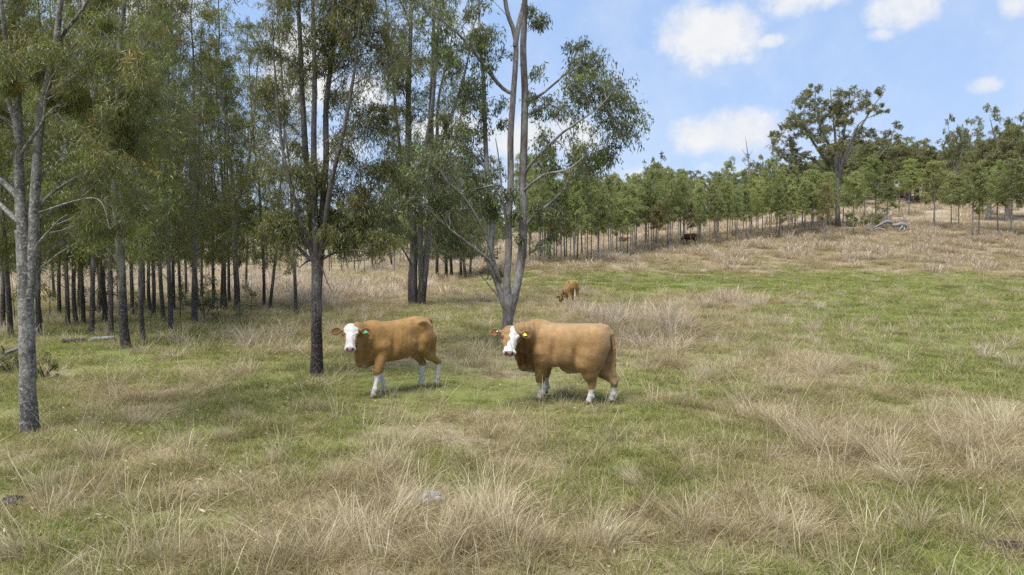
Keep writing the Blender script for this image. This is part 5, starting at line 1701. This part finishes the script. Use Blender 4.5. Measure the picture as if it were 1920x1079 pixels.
def build_belt():
    rng = np.random.default_rng(9)
    vl = lambda u: np.interp(u, [960, 1020, 1100, 1200, 1280, 1380, 1450, 1520, 1600], [503, 498, 492, 478, 469, 456, 448, 443, 441])
    fronts, us = [], []
    u = 985.0
    while u < 1545:
        us.append(u)
        u += rng.uniform(12, 22) * (1.25 if u < 1100 else 1.0)
    for n, u in enumerate(us):
        g = ground_at(u, float(vl(u)) + rng.uniform(-2.5, 1.5))
        s = float(rng.uniform(0.85, 1.1)) * (1.12 if u < 1120 else 1.0)
        rust = n in (13, 16, 31)
        lab = '%s gum, %s in the belt\'s front row from its left end' % ('young rusty-crowned' if rust else 'slender young', ORD[n])
        put_tree(YOUNG, int(rng.integers(0, 6)), 'young_gum', BARK_FAR, LEAF_YOUNG, g, float(rng.uniform(0, 6.28)), (s * float(rng.uniform(.7, 1.0)), s * float(rng.uniform(.7, 1.0)), s * float(rng.uniform(.74, 1.16)) * (0.8 if rust else 1)), lab,
                 'young gums in the front row of the tree belt', LEAF_RUST if rust else None)
    print('belt front', len(us))
    n = 0
    for rw in range(1, 6):
        u = 975.0 + rng.uniform(0, 20)
        while u < 1560:
            f = ground_at(u, float(vl(u)))
            y = f[1] + rw * 3.4 + rng.uniform(-1.2, 1.2)
            x = (u - 960) / FPX * y
            s = float(rng.uniform(0.85, 1.12))
            put_tree(YOUNG, int(rng.integers(0, 6)), 'young_gum', BARK_FAR, LEAF_YOUNG, (x, y, float(terrain(x, y))), float(rng.uniform(0, 6.28)), (s * .85, s * .85, s * float(rng.uniform(.8, 1.12))), 'slender young gum standing inside the tree belt, behind its front row',
                     'young gums inside the tree belt')
            n += 1
            u += rng.uniform(20, 40)
    print('belt inner', n)
    #  separate young trees along the foot of the hill: base u, base v, top v, half width px, rust
    L = [(1546, 454, 346, 24, 1, 'small rusty-crowned sapling standing in front of the belt'), (1460, 446, 316, 34, 0, 'young gum near the right end of the belt, its crown standing proud'),
         (1522, 442, 320, 36, 0, 'bushy young gum left of the big spreading tree'), (1600, 445, 325, 40, 0, 'grey-green young gum to the left of the fallen dead tree'),
         (1662, 432, 328, 36, 0, 'young gum with thin black trunk in front of the fallen dead tree'), (1643, 418, 301, 42, 0, 'taller young gum just behind the fallen dead tree'),
         (1751, 430, 303, 46, 0, 'round-crowned dark-trunked gum to the right of the fallen dead tree'), (1783, 423, 325, 28, 0, 'young gum just right of the round-crowned one'),
         (1797, 429, 330, 28, 0, 'young gum left of the twin olive-crowned pair'), (1823, 447, 307, 40, 2, 'left one of an olive-crowned pair of gums on the slope'),
         (1834, 447, 315, 34, 2, 'right one of an olive-crowned pair of gums on the slope'), (1871, 438, 305, 38, 0, 'dark-crowned gum between the olive pair and the photo edge'),
         (1895, 444, 300, 46, 0, 'dark gum on double trunks near the right edge'), (1935, 446, 290, 46, 0, 'gum standing on the right edge of the photo'),
         (1704, 405, 300, 34, 0, 'gum on the slope behind and right of the fallen dead tree'), (1620, 408, 318, 32, 0, 'gum on the slope behind and left of the fallen dead tree'),
         (1685, 398, 296, 34, 0, 'slim gum high on the slope under the dark wood'), (1580, 420, 330, 30, 0, 'young gum directly under the big spreading tree'),
         (1990, 440, 300, 46, 0, 'gum just outside the right edge of the photo')]
    for i, (u, v, vt, hw, ru, lab) in enumerate(L):
        g = ground_at(u, v)
        k = i % 6
        H = [8.8, 8.0, 9.3, 7.7, 8.9, 9.7][k]
        h = (v - vt) / FPX * g[1]
        s = hw / FPX * g[1] / 2.15
        put_tree(YOUNG, k, 'young_gum', BARK_FAR, LEAF_YOUNG, g, float(rng.uniform(0, 6.28)), (s, s, h / H), lab, 'young gums along the foot of the hill', LEAF_RUST if ru == 1 else LEAF_HILL if i % 4 == 0 else None)
        # their low thin stems carry a darker look through bark only


def spreading_gum():
    g = ground_at(1571, 427); Y = g[1]; rng = np.random.default_rng(81)
    S = lambda pts, r, n=26: stem_px(g, Y, pts, r, n, rng, 0.10)
    stems = [S([(1571, 430, 0), (1571, 400, 0), (1570, 365, 0), (1568, 330, 0)], [5, 4.2, 4.0, 4.4]),
             S([(1567, 334, 0), (1553, 305, 0), (1535, 282, .5), (1514, 250, 1), (1496, 220, 1.5), (1482, 200, 2)], [3.0, 2.8, 2.4, 1.8, 1.2, .5]),
             S([(1568, 332, 0), (1559, 285, -.5), (1541, 245, -1.5), (1530, 200, -2), (1528, 170, -2.5)], [3.0, 2.6, 2.0, 1.4, .5]),
             S([(1568, 332, 0), (1567, 280, .5), (1564, 230, 1), (1558, 180, 1.5), (1556, 164, 2)], [3.2, 2.6, 2.0, 1.2, .5]),
             S([(1570, 332, 0), (1578, 285, 1), (1584, 240, 2), (1592, 190, 3), (1598, 166, 3)], [3.0, 2.5, 1.9, 1.2, .5]),
             S([(1571, 330, 0), (1590, 288, -.5), (1606, 250, -1), (1630, 214, -1.5), (1652, 180, -2), (1658, 170, -2)], [3.6, 3.2, 2.6, 1.9, 1.1, .5]),
             S([(1574, 340, 0), (1583, 300, -1.5), (1598, 262, -3), (1612, 232, -4), (1640, 215, -5)], [2.6, 2.2, 1.8, 1.2, .5]),
             S([(1564, 340, 0), (1545, 318, 1), (1524, 300, 2), (1500, 290, 2.5), (1470, 268, 3)], [2.6, 2.2, 1.8, 1.3, .5]),
             S([(1564, 336, 0), (1544, 300, 3), (1520, 262, 5), (1500, 245, 6)], [2.6, 2.0, 1.4, .5]),
             S([(1570, 332, 0), (1576, 280, 4), (1572, 235, 6), (1570, 200, 7)], [2.6, 2.0, 1.4, .5])]
    bl = blobs_px(g, Y, [(1530, 215, 52, 44, 60, 11), (1480, 262, 36, 44, 44, 11), (1585, 200, 42, 36, 44, 10), (1570, 250, 55, 44, 48, 11), (1490, 320, 30, 22, 12, 9), (1635, 195, 22, 22, 9, 8),
                         (1650, 172, 10, 8, 4, 7), (1660, 212, 14, 6, 3, 6), (1620, 260, 25, 30, 12, 9), (1528, 168, 14, 8, 3, 7), (1525, 160, 8, 4, 1, 5), (1540, 290, 40, 20, 10, 9)], rng)
    V, Q, cr, n = make_tree_geo(82, stems, bl, leaf=(0.22, 0.085), leaves_per_twig=24, twigs=10, droop=0.6, rust=0.12, branch_r=0.022, twig_r=0.012, draw_twigs=True)
    t = plant('eucalyptus_tree', V, Q, cr, BARK_POLE, LEAF_HILL, g)
    tag(t, 'huge spreading eucalyptus with pale limbs towering over the tree belt', 'tree', 'mature gums on the hill')


def build_hill():
    rng = np.random.default_rng(15)
    Hs = [20.0, 17.0, 19.0, 15.0]
    def big(u, v, vt, hw, k, lab, grp='mature gums on the hill', Y=None, leafm=None):
        g = ground_at(u, v) if Y is None else np.array([(u - 960) / FPX * Y, Y, float(terrain((u - 960) / FPX * Y, Y))])
        top = CAM_H + (470 - vt) / FPX * g[1]
        h = (top - g[2]) / Hs[k]
        s = hw / FPX * g[1] / ([0.30, 0.25, 0.24, 0.30][k] * Hs[k] * 1.05 + 1.0)
        put_tree(OLD, k, 'eucalyptus_tree', BARK_GUM, leafm or LEAF_HILL, g, float(rng.uniform(0, 6.28)), (s, s, h), lab, grp)
    spreading_gum()
    big(1886, 0, 222, 62, 3, 'broad dense eucalyptus at the right edge of the skyline', Y=112)
    big(1935, 0, 232, 66, 3, 'broad dense eucalyptus cut by the right edge of the photo', Y=116)
    big(1850, 0, 262, 48, 3, 'lower dense eucalyptus leaning against the broad one at the right edge', Y=114)
    big(1612, 0, 268, 60, 3, 'dense dark eucalyptus behind the right side of the huge spreading one', Y=150)
    big(1745, 0, 285, 60, 3, 'dense dark eucalyptus left of the tall narrow one', Y=152)
    big(1785, 0, 219, 30, 1, 'tall narrow eucalyptus with pale trunk rising above the hill wood', Y=140)
    big(1700, 0, 262, 62, 2, 'dark rounded eucalyptus right of the huge spreading one', Y=155)
    big(1648, 0, 236, 46, 1, 'thin-topped eucalyptus just behind the huge spreading one', Y=150)
    big(1222, 0, 288, 24, 1, 'lone taller eucalyptus crown showing above the middle of the belt', Y=150)
    big(1418, 0, 288, 26, 1, 'small eucalyptus crown beside the dead grey spire', Y=140)
    big(1460, 0, 300, 30, 3, 'dark eucalyptus under the left side of the huge spreading one', Y=125)
    for i in range(62):
        Y = float(rng.uniform(152, 225)); u = 1480 + 580 * (i + rng.random()) / 62
        vt = float(np.interp(u, [1480, 1560, 1620, 1680, 1740, 1800, 1860, 2000], [318, 285, 268, 262, 282, 278, 255, 235])) + rng.uniform(-8, 26)
        big(u, 0, vt, rng.uniform(32, 50), int(rng.integers(1, 4)), 'mature gum in the dense dark wood on the hill', 'gums of the dark wood on the hill', Y=Y)
    for i in range(16):
        Y = float(rng.uniform(150, 210)); u = 1010 + 480 * (i + rng.random()) / 16
        vt = float(np.interp(u, [1000, 1200, 1300, 1400, 1500], [318, 322, 320, 330, 322])) + rng.uniform(-6, 10)
        big(u, 0, vt, rng.uniform(26, 40), int(rng.integers(0, 4)), 'gum on the rise behind the belt, only its top showing', 'gums on the rise behind the belt', Y=Y)
    # far left: wooded rise beyond the open field
    for i in range(44):
        Y = float(rng.uniform(135, 215)); u = -60 + 1130 * (i + rng.random()) / 44
        vt = float(rng.uniform(368, 408))
        big(u, 0, vt, rng.uniform(32, 48), int(rng.integers(1, 4)), 'distant gum on the rise beyond the open field, seen through the grove', 'distant gums beyond the open field', Y=Y)
    for i in range(34):
        Y = float(rng.uniform(85, 140)); u = 590 + 350 * (i + rng.random()) / 34
        x = (u - 960) / FPX * Y; s = float(rng.uniform(0.8, 1.1))
        put_tree(YOUNG, int(rng.integers(0, 6)), 'young_gum', BARK_GUM, LEAF_YOUNG, (x, Y, float(terrain(x, Y))), float(rng.uniform(0, 6.28)), (s, s, s),
                 'pale-stemmed young gum in the distance between the dark trunk and the twin-trunked gum', 'distant young gums behind the cow')


# ------------------------------------------------------------------ dead wood, shrubs
def log(name, a, b, r, label, seed, mat=None, twigs=0, sag=0.0, cat='log', knob=0):
    rng = np.random.default_rng(seed)
    a = np.array(a, float); b = np.array(b, float)
    n = 18
    L = smooth_line([a, a * .6 + b * .4 + rng.normal(0, .06, 3) * np.linalg.norm(b - a) * [1, 1, .1] + (0, 0, sag), b], n, 0.02, rng)
    t = np.linspace(0, 1, n)
    rr = r * (1 - 0.45 * t) * (1 + 0.18 * fbm(t * 7, t * 0 + seed, seed=seed, oct=2)) * np.minimum(1, 0.35 + np.minimum(t, 1 - t) * 16)
    wood = [(L, rr)]
    for k in range(twigs):
        i = rng.integers(4, n - 2)
        d = unit(rng.normal(0, 1, 3) * [1, 1, .6] + [0, 0, .5]) * np.linalg.norm(b - a) * rng.uniform(.15, .4)
        wood.append((smooth_line([L[i], L[i] + d * .5 + rng.normal(0, .03, 3), L[i] + d], 8, 0.01, rng), np.linspace(rr[i] * .6, rr[i] * .15, 8)))
    for k in range(knob):
        i = rng.integers(2, n - 2)
        wood.append((np.array([L[i], L[i] + (0, 0, rr[i] * 1.2)]), np.array([rr[i] * .7, rr[i] * .3])))
    V, Q = tubes(wood)
    nrm = fbm(V[:, 0] * 22, V[:, 1] * 22, V[:, 2] * 22, seed=seed, oct=3) - .5
    V = V + nrm[:, None] * r * 0.5 * rng.choice([-1, 1])
    o = obj(name, quads(name, V, Q, smooth=True), mat or BARK_DEAD)
    return tag(o, label, cat)


def chunk(name, loc, lx, ly, lz, rot, label, cat, mat, seed):
    """a gnarled, cracked piece of old wood"""
    rng = np.random.default_rng(seed)
    F = Field((-lx * 2, -ly * 2.4, -0.06), (lx * 2, ly * 2.4, lz * 2.2), 0.006)
    for k in range(9):
        c = (rng.uniform(-1, 1) * lx, rng.uniform(-.8, .8) * ly, rng.uniform(-.1, .7) * lz)
        a = rng.uniform(-.5, .5)
        M = [(math.cos(a), math.sin(a), 0.1), (-math.sin(a), math.cos(a), 0), (0, 0, 1)]
        F.ell(c, (lx * rng.uniform(.4, .75), ly * rng.uniform(.25, .5), lz * rng.uniform(.3, .6)), 0.015, M=M)
    V, Q = F.mesh()
    st = fbm(V[:, 0] * 9, V[:, 1] * 55, V[:, 2] * 55, seed=seed, oct=3) - .5
    V = V + unit(np.array([0.2, 0.3, 1.0])) * (st * 0.05)[:, None]
    o = obj(name, quads(name, V, Q, smooth=True), mat, loc=loc)
    o.rotation_euler = (0, 0, R(rot))
    return tag(o, label, cat)


def saplings():
    src = None
    for i, (u, v, h, w) in enumerate([(92, 596, 2.2, 'left of centre'), (150, 602, 1.8, ''), (205, 600, 2.4, ''), (262, 600, 1.6, ''), (338, 600, 2.0, ''), (384, 596, 2.4, ''), (409, 590, 1.5, ''), (452, 616, 1.2, ''), (470, 585, 1.7, ''), (30, 604, 1.9, '')]):
        g = ground_at(u, v)
        rng = np.random.default_rng(90 + i)
        if src is None:
            st = [trunk_line(rng, 2.0, 0.018, 0.05, 0.05, top=.3)]
            bl = [(np.array([rng.uniform(-.35, .35), rng.uniform(-.35, .35), rng.uniform(.7, 2.1)]), .22) for _ in range(9)]
            V, Q, cr, n = make_tree_geo(91, st, bl, leaf=(0.13, 0.03), leaves_per_twig=7, twigs=5, droop=.9, branch_r=.008, twig_r=.003)
            src = plant('sapling', V, Q, cr, BARK_POLE, LEAF_BROAD, g)
            t = src
        else:
            t = clone(src, g, rng.uniform(0, 6.28), (h / 2, h / 2, h / 2))
        t['category'] = 'sapling'
        tag(t, 'thin leafy sapling among the trunks of the left grove, %s from the left' % ORD[sorted([92, 150, 205, 262, 338, 384, 409, 452, 470, 30]).index(u)], 'sapling', 'saplings in the left grove')


def shrub(name, loc, r, h, label, leafm, seed, nb=16, leaf=(0.07, 0.03), fac=1.0):
    rng = np.random.default_rng(seed)
    stems = []
    for k in range(5):
        a = k * 1.257 + rng.uniform(-.3, .3)
        stems.append((smooth_line([(0, 0, -.05), (math.cos(a) * r * .3, math.sin(a) * r * .3, h * .5), (math.cos(a) * r * .6, math.sin(a) * r * .6, h * .9)], 8, .02, rng), np.linspace(.02, .005, 8) * max(1, h)))
    bl = [(np.array([rng.uniform(-1, 1) * r, rng.uniform(-1, 1) * r * .7, rng.uniform(.2, 1) * h]), .32 * max(r, h) * .8) for _ in range(nb)]
    V, Q, cr, n = make_tree_geo(seed, stems, bl, leaf=leaf, leaves_per_twig=16, twigs=7, droop=0.1, fac=fac, branch_r=0.01, twig_r=.002)
    root = empty(name, loc)
    obj('stem', quads('stem', V, Q, smooth=True), BARK_POLE, root)
    obj('foliage', cr, leafm, root)
    return tag(root, label, 'shrub')


def build_debris():
    G = lambda u, v, dz=0.0: ground_at(u, v) + np.array([0, 0, dz])
    log('fallen_log', G(116, 645, .05), G(160, 643, .07), 0.10, 'dark fallen log lying in the grass inside the left grove', 51, BARK_POLE)
    log('fallen_log', G(166, 643, .05), G(216, 640, .10), 0.10, 'pale grey fallen log ending beside the thick grove trunk', 52, knob=1)
    log('fallen_branch', G(-12, 694, .05), G(36, 662, .12), 0.07, 'curved grey fallen branch left of the nearest gum', 53, twigs=2, sag=.08, cat='branch')
    log('fallen_branch', G(388, 620, .04), G(421, 618, .08), 0.05, 'small pale fallen branch between the grove and the lone dark trunk', 54, twigs=2, cat='branch')
    chunk('weathered_stump', G(790, 944), 0.17, 0.11, 0.10, 20, 'lump of weathered grey wood in the foreground grass', 'stump', BARK_DEAD, 55)
    chunk('charred_log', G(1885, 1033), 0.15, 0.06, 0.06, -18, 'dark broken log at the bottom right corner', 'log', BARK_DARK, 56)
    chunk('broken_timber', G(6, 952), 0.15, 0.09, 0.10, 25, 'brown chunk of broken timber at the left edge of the foreground', 'log', BARK_POLE, 57)
    log('fallen_branch', G(1086, 499, .05), G(1140, 494, .1), 0.08, 'low dead branch in front of the left end of the belt', 58, twigs=3, cat='branch')
    log('dead_sapling', G(1440, 428, 0), G(1440, 428, 3.0) + np.array([0.2, 0, 0]), 0.05, 'bare dead sapling standing in the belt', 59, twigs=6, cat='tree')
    # the fallen dead tree on the slope
    g = ground_at(1650, 434); Y = g[1]
    root = empty('fallen_tree', g)
    P = lambda u, v, d=0: pix(u, v, Y + d) - g
    rng = np.random.default_rng(60)
    def br(pts, r, n=14):
        return smooth_line([P(*p) for p in pts], n, .03, rng), np.linspace(r[0], r[1], n)
    trunk = [br([(1700, 424, 0), (1690, 421, 0), (1678, 423, 0), (1672, 421, .3)], (0.32, 0.24)), br([(1673, 418, .3), (1662, 416, 0), (1652, 421, 0), (1640, 427, 0)], (0.26, 0.12))]
    V, Q = tubes(trunk)
    obj('trunk', quads('trunk', V, Q, smooth=True), BARK_DEAD, root)
    for pts, r in [([(1642, 426, 0), (1632, 433, 0), (1615, 437, -1)], (.20, .07)), ([(1658, 432, -1), (1646, 429, -1), (1632, 434, -1.5)], (.22, .10)), ([(1692, 424, -.5), (1688, 430, -1), (1684, 434, -1.3)], (.18, .08)),
                   ([(1695, 426, -.5), (1696, 431, -.8), (1691, 435, -1.2)], (.18, .08)), ([(1697, 420, 0), (1697, 414, 0), (1694, 405, .2), (1690, 396, .3)], (.16, .03)), ([(1612, 438, -1), (1624, 430, -.5), (1636, 424, 0)], (.14, .06)),
                   ([(1698, 412, 0), (1692, 413, 0), (1688, 410, .2)], (.08, .03)), ([(1608, 428, 0), (1596, 430, .3), (1580, 432, .5)], (.08, .04)), ([(1618, 436, 0), (1628, 421, .5), (1640, 419, 1)], (.10, .05))]:
        r = (r[0] * .75, r[1] * .75)
        tw = []
        L0, _ = br(pts, r, 10)
        for _k in range(3):
            i = rng.integers(3, 9); d = rng.normal(0, .6, 3) * [1, .6, .7] + [0, 0, .2]
            tw.append((smooth_line([L0[i], L0[i] + d * .6, L0[i] + d + rng.normal(0, .15, 3)], 6, .02, rng), np.linspace(r[1] * .8, .02, 6)))
        V, Q = tubes([br(pts, r, 10)] + tw)
        obj('branch', quads('branch', V, Q, smooth=True), BARK_DEAD, root)
    tag(root, 'fallen dead tree with bleached white limbs lying on the slope', 'fallen tree')
    g = ground_at(1626, 428)
    shrub('shrub', (g[0], g[1] + 1.5, g[2]), 2.2, 2.0, 'green bush growing behind the fallen dead tree', LEAF_YOUNG, 61, 26, (0.22, 0.09), 1.2)
    g = ground_at(22, 700)
    shrub('shrub', g, 0.7, 0.42, 'low dark green shrub left of the nearest gum', LEAF_OLIVE, 62, 18, (0.05, 0.022))
    g = ground_at(84, 712)
    shrub('shrub', g, 0.32, 0.34, 'low dark green shrub touching the right side of the nearest gum', LEAF_OLIVE, 63, 10, (0.05, 0.022))
    g = ground_at(384, 600)
    shrub('shrub', g, 0.6, 0.9, 'leafy sapling regrowth beside the stout dark-barked grove gum', LEAF_BROAD, 64, 12, (0.09, 0.03))
    # dead spire on the skyline
    Y = 138.0; x = (1404 - 960) / FPX * Y
    b = np.array([x, Y, float(terrain(x, Y))]); top = pix(1400, 268, Y)
    rng = np.random.default_rng(70)
    main = smooth_line([b * 0, (top - b) * .6 + (.3, 0, 0), top - b], 20, .08, rng)
    wood = [(main, np.linspace(.28, .05, 20))]
    for k in range(9):
        i = rng.integers(11, 19); d = np.array([rng.uniform(-1, 1) * 1.3, rng.uniform(-.5, .5), rng.uniform(.3, 1.4)])
        wood.append((smooth_line([main[i], main[i] + d * .6, main[i] + d + (0, 0, .3)], 7, .03, rng), np.linspace(.07, .02, 7)))
    V, Q = tubes(wood)
    o = obj('dead_tree', quads('dead_tree', V, Q, smooth=True), BARK_DEAD, loc=b)
    tag(o, 'bare grey dead tree spire on the skyline above the belt', 'tree')

build_ground()
build_protos()
near_trees()
build_grove()
build_belt()
build_hill()
make_cattle()
build_debris()
saplings()
build_grass()
